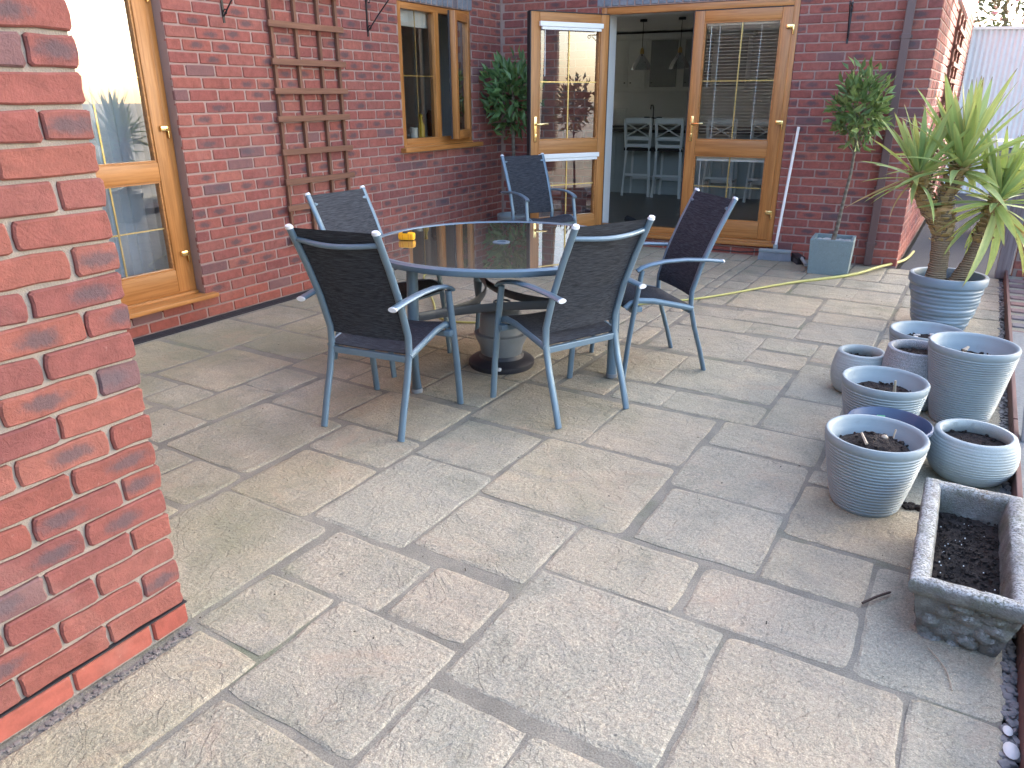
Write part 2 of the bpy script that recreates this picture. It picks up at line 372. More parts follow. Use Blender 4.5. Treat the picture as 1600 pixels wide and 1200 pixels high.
def yucca_mat():
    t = NT('yucca_leaf'); oi = t.n('ShaderNodeObjectInfo'); a = t.n('ShaderNodeAttribute'); a.attribute_name = 'bp'
    sp = t.n('ShaderNodeSeparateXYZ'); t.l(a.outputs['Vector'], sp.inputs[0])
    c = t.ramp(oi.outputs['Random'], [(0, (.24, .35, .13)), (.3, (.38, .48, .14)), (.6, (.29, .41, .17)), (.82, (.48, .52, .17)), (1, (.34, .44, .16))])
    # yellow margin and tip
    e = t.ramp(t.math('ABSOLUTE', sp.outputs[0]), [(.62, 0.0), (.95, 1.0)]); c = t.mix(t.math('MULTIPLY', e, .65), c, (.45, .44, .14))
    tip = t.ramp(sp.outputs[1], [(.55, 0.0), (1.0, 1.0)]); c = t.mix(t.math('MULTIPLY', tip, .5), c, (.38, .42, .12))
    bt_ = t.ramp(sp.outputs[1], [(.93, 0.0), (.985, 1.0)]); c = t.mix(t.math('MULTIPLY', bt_, .9), c, (.20, .12, .05))
    c = t.mix(1.0, c, t.ramp(t.noise(t.coords('Object', (90, 6, 90)), 1.0, 4), [(.3, .85), (.7, 1.15)]), 'MULTIPLY')
    t.base(c); t.set(Roughness=.4)
    td = t.n('ShaderNodeBsdfTranslucent'); t.l(c, td.inputs[0]); mx = t.n('ShaderNodeMixShader'); mx.inputs[0].default_value = .3
    t.l(t.b.outputs[0], mx.inputs[1]); t.l(td.outputs[0], mx.inputs[2]); t.l(mx.outputs[0], t.out.inputs[0]); return t.m
M_yucca = yucca_mat()
M_ydead = leaf_mat('dead_yucca_leaf', [(.40, .28, .13), (.50, .38, .20), (.46, .30, .10)], .7, .2)
def bark_mat(name, c1, c2, ring):
    t = NT(name); co = t.coords(); f = t.noise(t.coords('Object', (60, 60, 18)), 1.0, 6, .7)
    wv = t.n('ShaderNodeTexWave', bands_direction='Z'); t.l(co, wv.inputs[0]); wv.inputs['Scale'].default_value = ring; wv.inputs['Distortion'].default_value = 4; wv.inputs['Detail'].default_value = 3
    t.base(t.mix(t.math('MULTIPLY_ADD', wv.outputs['Fac'], .45, t.math('MULTIPLY', f, .55)), c1, c2)); t.set(Roughness=.95)
    t.bump(t.math('ADD', f, wv.outputs['Fac']), .8, .008); return t.m
M_ybark = bark_mat('yucca_bark', (.10, .065, .04), (.36, .27, .17), 22); M_bark = bark_mat('smooth_bark', (.10, .085, .065), (.20, .175, .14), 6)

# ------------------------------------------------------------ brick laying
_bcache = {}
def brick_mesh(wd, ht, dp, m, var, rough=1.0):
    key = (round(wd, 3), round(ht, 3), dp, m.name, var)
    if key in _bcache: return _bcache[key]
    b = MB(); _brick(b, wd, ht, dp, random.Random(str(key)), rough, 0.0)
    _bcache[key] = b.mesh('brick', m); return _bcache[key]
def _brick(b, wd, ht, dp, rg, rough, br, loc=(0, 0, 0)):
    """irregular face outline, chamfered, 18 mm to 'dp' deep; front at y=0, grows to +y"""
    hx, hz = wd / 2, ht / 2; c = min(.006, hx * .3)
    pts = []
    def side(x0, z0, x1, z1, n):
        for i in range(n): q = i / n; pts.append([x0 + (x1 - x0) * q, z0 + (z1 - z0) * q])
    nx = 3 if wd > .15 else 2
    side(-hx + c, -hz, hx - c, -hz, nx); side(hx - c, -hz, hx, -hz + c, 1); side(hx, -hz + c, hx, hz - c, 2); side(hx, hz - c, hx - c, hz, 1)
    side(hx - c, hz, -hx + c, hz, nx); side(-hx + c, hz, -hx, hz - c, 1); side(-hx, hz - c, -hx, -hz + c, 2); side(-hx, -hz + c, -hx + c, -hz, 1)
    j = .0016 * rough
    pts = [(x + rg.uniform(-j, j), z + rg.uniform(-j, j)) for x, z in pts]; n = len(pts)
    o = len(b.v); y0 = rg.uniform(-.0012, .0012) * rough
    vs = [(x, dp, z) for x, z in pts] + [(x, .006 + y0, z) for x, z in pts] + [(x * (1 - .0045 / hx), y0 + rg.uniform(0, .0012) * rough, z * (1 - .0045 / hz)) for x, z in pts]
    b.add([(p[0] + loc[0], p[1] + loc[1], p[2] + loc[2]) for p in vs],
          [(i, (i + 1) % n, n + (i + 1) % n, n + i) for i in range(n)] + [(n + i, n + (i + 1) % n, 2 * n + (i + 1) % n, 2 * n + i) for i in range(n)] + [tuple(2 * n + i for i in range(n))])
    if b.bp is None: b.bp = []; b.br = []
    b.bp += vs; b.br += [br] * len(vs)

def lay(parent, u0, u1, k0, k1, holes, mat, nobj, key, phase=0.0, plinth=2, quoin1=False, rough=1.0, name='brick', vis=None, y=0.0):
    """courses k0..k1-1 in parent's local frame (x along, z up); the nobj bricks with smallest key become parts"""
    items = []; H = .065; W = .215
    for k in range(k0, k1):
        z = .005 + .075 * k + H / 2
        z0, z1 = z - H / 2, z + H / 2
        off = phase + (.1125 if k % 2 else 0)
        if quoin1: off = u1 - (.225 if k % 2 else .1125) - .225 * 40 + .005
        n0 = int(math.floor((u0 - off) / .225)) - 1; n1 = int(math.ceil((u1 - off) / .225)) + 1
        cuts = [(u0, u1)]
        for ha, hb, za, zb in holes:
            if z1 > za + .02 and z0 < zb - .02:
                new = []
                for a, b in cuts:
                    if hb <= a or ha >= b: new.append((a, b)); continue
                    if ha > a: new.append((a, ha))
                    if hb < b: new.append((hb, b))
                cuts = new
        for n in range(n0, n1 + 1):
            a, b = off + n * .225, off + n * .225 + W
            for ca, cb in cuts:
                x0, x1 = max(a, ca), min(b, cb)
                if x1 - x0 > .02: items.append(((x0 + x1) / 2, z, round(x1 - x0, 3), k < plinth))
    cand = [i for i in items if (vis is None or vis(i))]
    cand.sort(key=key); parts = cand[:nobj]; ps = set(parts); rest = [i for i in items if i not in ps]
    for (x, z, wd, pl) in parts:
        m = M_plinth if pl else mat
        o = link(name, brick_mesh(wd, H, .02, m, random.randrange(5), .3 if pl else rough), parent)
        o.location = (x + random.uniform(-.001, .001) * rough, y + random.uniform(-.001, .001) * rough, z); o.rotation_euler = (0, random.uniform(-.006, .006) * rough, 0)
    for pl in (False, True):
        b = MB()
        for (x, z, wd, p) in rest:
            if p == pl: _brick(b, wd, H, .02, random, .3 if pl else rough, random.random(), (x, y, z))
        if b.v: tag(b.build('plinth_course' if pl else 'brick_courses', M_plinth if pl else mat, parent), kind='stuff')

def core(u0, u1, z0, z1, holes, y0, y1):
    b = MB(); us = sorted({u0, u1, *[h[0] for h in holes], *[h[1] for h in holes]}); zs = sorted({z0, z1, *[h[2] for h in holes], *[h[3] for h in holes]})
    for a, c in zip(us, us[1:]):
        run = None
        for p, q in zip(zs, zs[1:]):
            inside = any(h[0] <= (a + c) / 2 <= h[1] and h[2] <= (p + q) / 2 <= h[3] for h in holes)
            if inside:
                if run: b.box(a, c, y0, y1, run[0], run[1]); run = None
            else: run = (run[0] if run else p, q)
        if run: b.box(a, c, y0, y1, run[0], run[1])
    return b

# ------------------------------------------------------------ ground and paving
XA = -4.46
CN = Vector((-4.46, 7.1118, 0)); AB = R(5.2178)
tB = Vector((math.cos(AB), math.sin(AB), 0)); nB = Vector((-math.sin(AB), math.cos(AB), 0))
g = MB(); g.add([(-300, -300, -.09), (300, -300, -.09), (300, 300, -.09), (-300, 300, -.09)], [(0, 1, 2, 3)])
tag(g.build('ground', plain('bare_earth', (.10, .085, .06), .95, 0, .25, .6, .4, 20)), kind='structure')
g = MB(); g.box(-.46, 3.2, 7.40, 14.2, -.08, -.012)
tag(g.build('tarmac_path', plain('dark_tarmac', (.058, .062, .07), .9, 0, .2, 30, .6, 260)), kind='structure')
pb = MB(); pb.box(-4.40, .295, -2.5, 7.42, -.08, -.0045)
patio = tag(pb.build('patio', M_joint), kind='structure')

SL = [(-1.43,-1.01,.92,1.34),(-1.73,-1.46,1.05,1.325),(-1.72,-1.315,1.36,1.625),(-1.28,-1.015,1.375,1.635),(-2.31,-1.77,1.04,1.615),(-1.695,-1.455,.45,1.02),
(-1.42,-1.03,.30,.88),(-.98,-.70,.63,1.19),(-3.75,-3.23,2.31,2.83),(-3.19,-2.94,2.465,2.735),(-3.19,-2.945,2.04,2.44),(-3.475,-3.225,2.05,2.28),(-2.89,-2.365,1.76,2.325),(-3.27,-2.945,1.76,2.015),
(-2.885,-2.47,2.36,2.745),(-2.44,-1.93,2.38,2.765),(-2.33,-1.915,2.08,2.345),(-2.31,-1.91,1.64,2.045),(-1.88,-1.465,1.665,2.24),(-2.635,-2.355,1.47,1.73),(-4.31,-3.80,2.28,2.695),(-4.32,-3.79,2.75,3.26),(-4.30,-3.90,3.305,3.70),(-3.76,-3.23,2.905,3.25),(-3.20,-2.775,2.80,3.035),(-2.74,-2.34,2.79,3.045),(-2.31,-1.93,2.84,3.225),
(-1.895,-1.315,2.725,3.24),(-1.875,-1.48,2.27,2.67),(-1.445,-.86,2.13,2.695),(-1.29,-.86,2.74,3.265),(-1.44,-1.01,1.71,2.095),(-.985,-.56,1.82,2.095),(-1.72,-1.465,3.31,3.525),(-1.425,-1.16,3.31,3.555),(-1.145,-.69,3.315,3.555),(-1.72,-1.295,3.605,4.12),
(-1.275,-.695,3.615,4.13),(-1.58,-.985,4.195,4.72),(-.975,-.675,4.21,4.455),(-.965,-.665,4.50,4.735),(-.66,-.375,3.32,3.745),(-.655,-.37,3.785,4.33),(-.81,-.375,3.02,3.285),(-.83,-.385,2.575,2.985),(-.645,-.37,4.41,4.77),(-1.43,-.845,5.40,5.93),(-1.275,-.855,5.07,5.33),(-1.125,-.835,4.80,5.035),(-1.57,-1.14,4.765,5.03),(-1.62,-1.285,5.06,5.29),
(-.815,-.375,4.82,5.24),(-.80,-.365,5.28,5.545),(-.81,-.36,5.60,5.955),(-.655,-.36,6.00,6.39),(-1.10,-.665,6.015,6.40),(-.80,-.36,6.45,6.74),(-.80,-.39,2.14,2.54),(-.36,-.07,2.135,2.395),(-.52,-.07,1.83,2.09),(-.04,.29,1.825,2.38),(-.365,.075,1.23,1.79),(.10,.29,1.23,1.80),(-.355,.29,2.435,2.84),(-.98,-.395,1.255,1.795),(-.675,-.40,.75,1.19)]
def slab_mesh(x0, x1, y0, y1):
    rg = random.Random('%.2f%.2f' % (x0, y0)); wd, hd = x1 - x0, y1 - y0
    near = math.hypot((x0 + x1) / 2, (y0 + y1) / 2) < 4
    st = .045 if near else .09
    out = []
    def side(ax, ay, bx, by):
        n = max(2, int(math.hypot(bx - ax, by - ay) / st)); ph = rg.uniform(0, 99)
        nx, ny = (by - ay), -(bx - ax); L = math.hypot(nx, ny); nx /= L; ny /= L
        for i in range(n):
            q = i / n; jt = .0065 * noise.noise((ph, q * L * 6, 0)) + rg.uniform(-.002, .002)
            if i == 0: jt -= .003
            out.append((ax + (bx - ax) * q + nx * jt, ay + (by - ay) * q + ny * jt))
    c = rg.choice((.007, .010, .014, .022))
    X0, X1, Y0, Y1 = -wd / 2, wd / 2, -hd / 2, hd / 2
    side(X0 + c, Y0, X1 - c, Y0); side(X1 - c, Y0, X1, Y0 + c); side(X1, Y0 + c, X1, Y1 - c); side(X1, Y1 - c, X1 - c, Y1)
    side(X1 - c, Y1, X0 + c, Y1); side(X0 + c, Y1, X0, Y1 - c); side(X0, Y1 - c, X0, Y0 + c); side(X0, Y0 + c, X0 + c, Y0)
    n = len(out); b = MB(); vs = [(x, y, -.03) for x, y in out]
    vs += [(x, y, -.0030 + rg.uniform(-.0008, .0008)) for x, y in out]
    def ins(x, y, d): return x * (1 - d / (wd / 2)), y * (1 - d / (hd / 2))
    for x, y in out: p = ins(x, y, .006 + rg.uniform(0, .010)); vs.append((p[0], p[1], 0.0 + .0012 * noise.noise((x * 9 + x0 * 7, y * 9, 1))))
    fs = [(i, (i + 1) % n, n + (i + 1) % n, n + i) for i in range(n)] + [(n + i, n + (i + 1) % n, 2 * n + (i + 1) % n, 2 * n + i) for i in range(n)]
    fs.append(tuple(2 * n + i for i in range(n))); b.add(vs, fs)
    return b.mesh('paving_stone', M_slab)
def put_slab(x0, x1, y0, y1):
    o = link('paving_stone', slab_mesh(x0, x1, y0, y1), patio)
    o.location = ((x0 + x1) / 2, (y0 + y1) / 2, random.uniform(-.0015, .001)); o.rotation_euler = (random.uniform(-.003, .003), random.uniform(-.003, .003), random.uniform(-.004, .004))
CELL = .02; GX0, GY0 = -4.33, -2.4; NX = int((.29 - GX0) / CELL) + 1; NY = int((7.40 - GY0) / CELL) + 1
occ = [[False] * NX for _ in range(NY)]
def mark(x0, x1, y0, y1):
    for j in range(max(0, int((y0 - GY0) / CELL)), min(NY, int(math.ceil((y1 - GY0) / CELL)))):
        for i in range(max(0, int((x0 - GX0) / CELL)), min(NX, int(math.ceil((x1 - GX0) / CELL)))): occ[j][i] = True
for q in SL:
    put_slab(q[0] - .008, q[1] + .008, q[2] - .008, q[3] + .008); mark(q[0] - .012, q[1] + .012, q[2] - .012, q[3] + .012)
mark(-4.4, -1.745, -2.5, 1.03)
rs = random.Random(11)
for j in range(NY):
    for i in range(NX):
        if occ[j][i]: continue
        wmax = rs.choice((14, 22, 22, 29)); wn = 0
        while i + wn < NX and wn < wmax and not occ[j][i + wn]: wn += 1
        if i + wn < NX and not occ[j][i + wn]:
            k = wn
            while i + k < NX and k < wn + 7 and not occ[j][i + k]: k += 1
            if k < wn + 7: wn = k
        hmax = rs.choice((14, 21, 21, 28)); hn = 0
        while j + hn < NY and hn < hmax + 6 and not any(occ[j + hn][i + q] for q in range(wn)): hn += 1
        if hn > hmax and hn >= hmax + 6: hn = hmax
        for b_ in range(j, j + hn):
            for a_ in range(i, i + wn): occ[b_][a_] = True
        x0, x1 = GX0 + i * CELL, GX0 + (i + wn) * CELL; y0, y1 = GY0 + j * CELL, GY0 + (j + hn) * CELL
        if x1 - x0 > .09 and y1 - y0 > .09: put_slab(x0 + .004, x1 - .008, y0 + .004, y1 - .008)

# slot drain along the house wall
d = thing('drainage_channel', 'black slotted drainage channel along the foot of the brick wall', 'drain', (-4.40, 3.6, 0))
b = MB(); b.box(-.052, .052, -3.3, 3.45, -.06, -.012)
b.box(-.052, -.044, -3.3, 3.45, -.012, .002); b.box(.044, .052, -3.3, 3.45, -.012, .002); b.build('channel', M_drain, d)
b = MB()
for k in range(8): b.box(-.040 + k * .011, -.0365 + k * .011, -3.3, 3.45, -.011, .0)
for k in range(54): b.box(-.044, .044, -3.3 + k * .125, -3.294 + k * .125, -.0115, -.001)
tag(b.build('grating', M_drain, d), kind='stuff')

# ------------------------------------------------------------ walls
def wall(label, loc, rz): return thing('house_wall', label, 'wall', loc, rz)
hA_door = (1.40, 3.21, .135, 2.25); hA_win = (5.47, 6.565, .985, 2.217)
WA = wall('long red brick house wall with a brown window, a glazed door and a trellis', (XA, 0, 0), R(90))
core(.9, 7.40, -.05, 2.475, [(1.40, 3.21, .12, 2.25), (5.47, 6.565, .985, 2.217)], .006, .27).build('mortar', M_mortar, WA)
lay(WA, .95, 7.105, 0, 33, [(1.40, 3.21, .135, 2.465), (5.47, 6.565, .97, 2.44)], M_brick, 296, key=lambda i: (i[0] ** 2 + (XA) ** 2 + (i[1] - 1.2) ** 2), phase=.06, vis=lambda i: i[0] > 2.55 and i[1] < 2.26)
b = MB(); b.box(-3.0, 7.40, 0, 6.0, 2.476, 5.6); b.build('upper_storey', M_upper, WA)
b = MB(); b.add([(-3.4, -.4, 5.55), (7.6, -.4, 5.55), (7.6, 6.4, 5.55), (-3.4, 6.4, 5.55), (-3.4, 3, 8.2), (7.6, 3, 8.2)], [(0, 1, 5, 4), (3, 4, 5, 2), (0, 4, 3), (1, 2, 5), (0, 3, 2, 1)])
M_roof = plain('brown_roof_tile', (.10, .065, .05), .85, 0, .3, 3, .5, 9)
b.build('roof', M_roof, WA)
for a, c, z in ((1.36, 3.25, 2.253), (5.40, 6.60, 2.222)):
    n = int((c - a) / .075); st = (c - a) / n
    for k in range(n):
        o = link('soldier_brick', brick_mesh(.065, .215, .02, M_soldier, k % 4, .5), WA); o.location = (a + (k + .5) * st, -.002, z + .1075)

WB = wall('red brick house wall with open glazed double doors and a brown downpipe', CN, AB)
hB = [(1.08, 2.89, .135, 2.465)]
core(0, 3.968, -.05, 2.475, [(1.08, 2.89, .095, 2.242)], .006, .27).build('mortar', M_mortar, WB)
lay(WB, .02, 3.975, 0, 33, hB, M_brick, 296, key=lambda i: abs(i[0] - 3.2), phase=.02, quoin1=True, vis=lambda i: i[1] < 2.35)
n = 25
for k in range(n):
    o = link('soldier_brick', brick_mesh(.064, .215, .02, M_soldier, k % 4, .5), WB); o.location = (1.03 + (k + .5) * 1.89 / n, -.002, 2.25 + .1075)
b = MB(); b.box(-6.0, 3.97, 0, 6.9, 2.476, 5.6); b.build('upper_storey', M_upper, WB)
b = MB(); b.add([(-6, -.4, 5.55), (4.2, -.4, 5.55), (4.2, 7.3, 5.55), (-6, 7.3, 5.55), (-6, 3.4, 8.4), (4.2, 3.4, 8.4)], [(0, 1, 5, 4), (3, 4, 5, 2), (0, 4, 3), (1, 2, 5), (0, 3, 2, 1)])
b.build('roof', M_roof, WB)

WE = wall('sunlit end of the red brick house with wires and a narrow trellis', (-.497, 7.474, 0), R(90))
core(0.006, 6.85, -.05, 2.475, [(1.9, 4.15, 1.15, 2.6)], .006, .27).build('mortar', M_mortar, WE)
lay(WE, 0, 6.85, 0, 33, [(1.9, 4.15, 2.33, 2.6)], M_brick, 90, key=lambda i: i[0], phase=0, vis=lambda i: i[1] > .9)
b = MB(); b.box(1.9, 4.15, -.03, .25, 2.33, 3.4); b.build('white_panel', M_white, WE)
b = MB(); b.box(0.004, 6.85, .0, .27, 2.476, 5.6); b.build('upper_storey', M_upper, WE)

WP = wall('near red rustic brick corner at the left edge with deep pale joints', (-1.7452, 0, 0), R(90))
core(-2.5, 1.024, -.05, 2.475, [], .0125, 2.6).build('mortar', M_mortarP, WP)
lay(WP, -2.4, 1.034, 0, 32, [], M_brickP, 110, key=lambda i: -i[0], plinth=1, quoin1=True, rough=1.6, vis=lambda i: i[0] > .1 and i[1] < 1.9)
b = MB(); b.box(-2.4, 1.035, -.0015, .05, .0735, .0775); b.build('damp_course', M_black, WP)
b = MB(); b.box(-2.5, 1.10, -.06, 2.65, 2.476, 2.62); b.build('fascia', M_white, WP)
b = MB(); rg = random.Random(8)
for k in range(260):
    q = rg.uniform(.0025, .008); b.box(-q, q, -q * .8, q * .8, -q * .6, q * .6, b=q * .4, M=Matrix.Translation((-1.722 + rg.gauss(0, .008), rg.uniform(.0, 1.02), -.003)) @ Matrix.Rotation(rg.uniform(0, 6), 4, 'Z'))
tag(b.build('grit', plain('mixed_grit', (.16, .14, .125), .9, 0, .6, 60)), kind='stuff')

# ------------------------------------------------------------ glazed doors and the window (parts of their walls)
def leafset(par, loc, rz, wd, ht, s, zm, gz, blind, handle=True, hinge=3, both=False, glass=None):
    """one door leaf: hinge edge at x=0 growing towards s*x, outside face at y=0. zm = mid rail (z0,z1), gz = bars' heights"""
    def place(o): o.location = loc; o.rotation_euler = (0, 0, rz); return o
    def X(mb, a, c, *r, **k): mb.box(min(s * a, s * c), max(s * a, s * c), *r, **k)
    st, T, bt = .092, .066, .15
    b = MB(); X(b, 0, st, 0, T, 0, ht, b=.006); X(b, wd - st, wd, 0, T, 0, ht, b=.006)
    lf = place(b.build('door_leaf', M_oakV, par, True))
    b = MB(); X(b, st, wd - st, .001, T - .001, ht - st, ht, b=.006); X(b, st, wd - st, .001, T - .001, 0, bt, b=.006); X(b, st, wd - st, .001, T - .001, zm[0], zm[1], b=.006)
    place(b.build('door_rail', M_oakH, par, True))
    b = MB()
    for z0, z1 in ((bt, zm[0]), (zm[1], ht - st)):
        X(b, st, st + .012, .010, T - .010, z0, z1); X(b, wd - st - .012, wd - st, .010, T - .010, z0, z1)
        X(b, st + .012, wd - st - .012, .010, T - .010, z0, z0 + .012); X(b, st + .012, wd - st - .012, .010, T - .010, z1 - .012, z1)
    place(b.build('glazing_bead', M_oakH, par))
    b = MB(); X(b, -.004, wd + .004, T - .012, T + .012, -.004, .004)
    X(b, wd, wd + .012, .012, T + .004, 0, ht); X(b, -.008, 0, .02, T, 0, ht); X(b, 0, wd, .012, T + .004, ht, ht + .008)
    place(b.build('rubber_seal', M_black, par))
    for z0, z1, zb in ((bt, zm[0], gz[0]), (zm[1], ht - st, gz[1])):
        b = MB(); b.add([(s * st, .030, z0), (s * (wd - st), .030, z0), (s * (wd - st), .030, z1), (s * st, .030, z1)], [(0, 1, 2, 3)])
        place(b.build('pane', glass or M_glass, par))
        b = MB(); X(b, wd / 2 - .0055, wd / 2 + .0055, .032, .038, z0 + .012, z1 - .012); b2 = MB(); X(b2, st + .012, wd - st - .012, .0335, .0365, zb - .005, zb + .005)
        place(b.build('glazing_bar', M_goldbar, par)); place(b2.build('glazing_bar', M_goldbar, par))
    for kind, z0, z1 in ((blind[0], bt, zm[0]), (blind[1], zm[1], ht - st)):
        if kind is None: continue
        b = MB(); X(b, st - .01, wd - st + .01, T + .002, T + .030, z1 - .030, z1 + .012, b=.004)
        if kind == 'up': X(b, st + .012, wd - st - .012, T + .004, T + .026, z1 - .055, z1 - .032)
        X(b, wd - st - .055, wd - st - .050, T + .004, T + .008, z1 - .45 if kind == 'up' else z1 - .55, z1 - .03)
        place(b.build('blind_rail', M_blind, par))
        if kind == 'down':
            n = 34; me = None
            for k in range(n):
                z = z1 - .045 - k * (z1 - z0 - .06) / n
                if me is None:
                    m_ = MB(); m_.add([(s * (st + .014), 0, .0032), (s * (wd - st - .014), 0, .0032), (s * (wd - st - .014), .021, -.0032), (s * (st + .014), .021, -.0032)], [(0, 1, 2, 3)]); me = m_.mesh('slat', M_blind)
                o = link('slat', me, par); o.rotation_euler = (0, 0, rz)
                o.location = Vector(loc) + Matrix.Rotation(rz, 3, 'Z') @ Vector((0, T + .004, z))
            b = MB()
            for q in (.25, .80): X(b, st + q * (wd - 2 * st), st + q * (wd - 2 * st) + .004, T + .002, T + .003, z0 + .012, z1 - .03)
            place(b.build('ladder_tape', M_blind, par))
    if handle:
        for y, sg in (((0, -1), (T, 1)) if both else ((0, -1),)):
            b = MB(); hx = wd - .048; hz = 1.04
            X(b, hx - .015, hx + .015, *sorted((y, y + sg * .010)), hz - .16, hz + .07, b=.004)
            b.tube([(s * hx, y, hz), (s * hx, y + sg * .045, hz), (s * (hx - .02), y + sg * .055, hz), (s * (hx - .115), y + sg * .05, hz + .004)], [.010, .010, .010, .008], 8)
            X(b, hx - .010, hx + .010, *sorted((y + sg * .010, y + sg * .016)), hz - .13, hz - .085, b=.003)
            place(b.build('handle', M_gold, par, True))
    for k in range(hinge):
        z = (.235, 1.04, 1.83)[k]
        b = MB(); X(b, -.012, .045, -.022, 0, z, z + .036, b=.008); X(b, -.022, -.008, -.012, .004, z - .045, z + .034, b=.004)
        place(b.build('hinge', M_gold, par, True))
    return lf

def doorset(W, u0, u1, zb, zt, y0, sill):
    b = MB(); j = .055
    b.box(u0 + .003, u0 + j, y0, y0 + .075, zb, zt, b=.004); b.box(u1 - j, u1 - .003, y0, y0 + .075, zb, zt, b=.004)
    f = b.build('french_door', M_oakV, W, True)
    b = MB(); b.box(u0 + j, u1 - j, y0 + .001, y0 + .074, zt - .062, zt - .003, b=.004); b.box(u0 + j, u1 - j, y0 + .001, y0 + .074, zb, zb + .055, b=.004)
    b.build('frame_rail', M_oakH, f, True)
    b = MB(); b.box(u0 - sill, u1 + sill, -.055, y0 + .02, zb - .048, zb - .020, b=.004); b.box(u0 + .004, u1 - .004, y0 - .02, y0 + .08, zb - .03, zb, b=.004)
    b.build('door_sill', M_oakH, f, True)
    return f
# doors in the far wall: right leaf shut, left leaf swung out
fB = doorset(WB, 1.08, 2.89, .150, 2.242, .012, .035)
leafset(fB, (2.838, .004, .165), 0, .853, 2.005, -1, (.755, .893), (.465, 1.415), ('up', 'down'), glass=M_glassB)
leafset(fB, (1.132, -.012, .165), R(-126), .853, 2.005, 1, (.755, .893), (.465, 1.415), ('up', 'up'), both=True)
b = MB(); b.box(1.084, 1.140, .090, .30, .13, 2.235); b.box(2.84, 2.886, .090, .30, .13, 2.235); b.box(1.14, 2.84, .090, .30, 2.185, 2.237); b.build('white_reveal', M_white, fB)
# doors in the long wall (the near leaf is hidden by the brick corner)
fA = doorset(WA, 1.40, 3.21, .195, 2.247, .085, .07)
leafset(fA, (3.158, .076, .208), 0, .85, 1.975, -1, (.735, .853), (.43, 1.36), (None, None))
leafset(fA, (1.452, .076, .208), 0, .85, 1.975, 1, (.735, .853), (.43, 1.36), (None, None), handle=False)

def window(W, u0, u1, zb, zt):
    y0 = .010; j = .052; um = u0 + .555
    b = MB(); b.box(u0 + .003, u0 + j, y0, y0 + .07, zb, zt, b=.004); b.box(u1 - j, u1 - .003, y0, y0 + .07, zb, zt, b=.004); b.box(um - .035, um + .035, y0, y0 + .07, zb + .05, zt - .05, b=.004)
    f = b.build('window', M_oakV, W, True)
    b = MB(); b.box(u0 + j, u1 - j, y0 + .001, y0 + .069, zt - .055, zt - .003, b=.004); b.box(u0 + j, u1 - j, y0 + .001, y0 + .069, zb, zb + .055, b=.004); b.build('frame_rail', M_oakH, f, True)
    b = MB(); b.box(u0 - .05, u1 + .10, -.060, y0 + .03, zb - .058, zb - .018, b=.005); b.box(u0 + .003, u1 - .003, y0 - .01, y0 + .07, zb - .025, zb, b=.003); b.build('window_sill', M_oakH, f, True)
    b = MB(); b.add([(u0 + j, .045, zb + .05), (um - .035, .045, zb + .05), (um - .035, .045, zt - .05), (u0 + j, .045, zt - .05)], [(0, 1, 2, 3)]); b.build('pane', M_glass, f)
    c = (u0 + j + um - .035) / 2
    b = MB(); b.box(c - .005, c + .005, .047, .052, zb + .05, zt - .05); b.build('glazing_bar', M_goldbar, f)
    b = MB(); b.box(u0 + j, um - .035, .048, .051, (zb + zt) / 2 - .005, (zb + zt) / 2 + .005); b.build('glazing_bar', M_goldbar, f)
    # casement, hinged on the right and pushed out
    loc = (u1 - j + .012, -.004, zb + .035); rz = R(19); wd = u1 - j + .012 - (um + .022); ht = zt - zb - .07
    def P(o): o.location = loc; o.rotation_euler = (0, 0, rz); return o
    b = MB(); b.box(-.062, 0, -.008, .055, 0, ht, b=.005); b.box(-wd, -wd + .062, -.008, .055, 0, ht, b=.005); P(b.build('casement', M_oakV, f, True))
    b = MB(); b.box(-wd + .062, -.062, -.007, .054, 0, .075, b=.005); b.box(-wd + .062, -.062, -.007, .054, ht - .075, ht, b=.005); P(b.build('casement_rail', M_oakH, f, True))
    b = MB(); b.add([(-wd + .062, .02, .075), (-.062, .02, .075), (-.062, .02, ht - .075), (-wd + .062, .02, ht - .075)], [(0, 1, 2, 3)]); P(b.build('pane', M_glass, f))
    b = MB(); b.box(-wd / 2 - .005, -wd / 2 + .005, .022, .028, .075, ht - .075); P(b.build('glazing_bar', M_goldbar, f))
    b = MB(); b.box(-wd + .062, -.062, .0235, .0265, ht / 2 - .005, ht / 2 + .005); P(b.build('glazing_bar', M_goldbar, f))
    b = MB(); b.box(-wd - .006, -wd + .012, .045, .062, 0, ht); P(b.build('rubber_seal', M_black, f))
    return f
fW = window(WA, 5.47, 6.565, 1.043, 2.214)

# ------------------------------------------------------------ rooms seen through the glass
M_rwall = plain('pale_room_paint', (.76, .77, .76), .8, 0, .04); M_rfloor = wood_mat('dark_oak_floor', (.085, .060, .045), (.13, .095, .072), 0, .3, .4)
M_kit = plain('pale_painted_cabinet', (.80, .82, .80), .5, 0, .03); M_isl = plain('grey_painted_panel', (.42, .46, .46), .5, 0, .04); M_top = plain('dark_worktop', (.035, .028, .026), .3)  # island colour is greyed to hold its shade behind the stools
def room(name, par_loc, rz, x0, x1, y0, y1, z0, z1, win):
    t = .12; b = MB()
    b.box(x0 - t, x0, y0, y1, z0, z1); b.box(x1, x1 + t, y0, y1, z0, z1); b.box(x0 - t, x1 + t, y0, y1 + t, z1, z1 + t)
    b.v += []; cb = core(x0 - t, x1 + t, z0, z1, [win] if win else [], y1, y1 + t); b.add(cb.v, cb.f)
    o = b.build(name + '_walls', M_rwall); o.location = par_loc; o.rotation_euler = (0, 0, rz); tag(o, kind='structure')
    b = MB(); b.box(x0 - t, x1 + t, y0, y1 + t, z0 - t, z0); o = b.build(name + '_floor', M_rfloor); o.location = par_loc; o.rotation_euler = (0, 0, rz); tag(o, kind='structure')
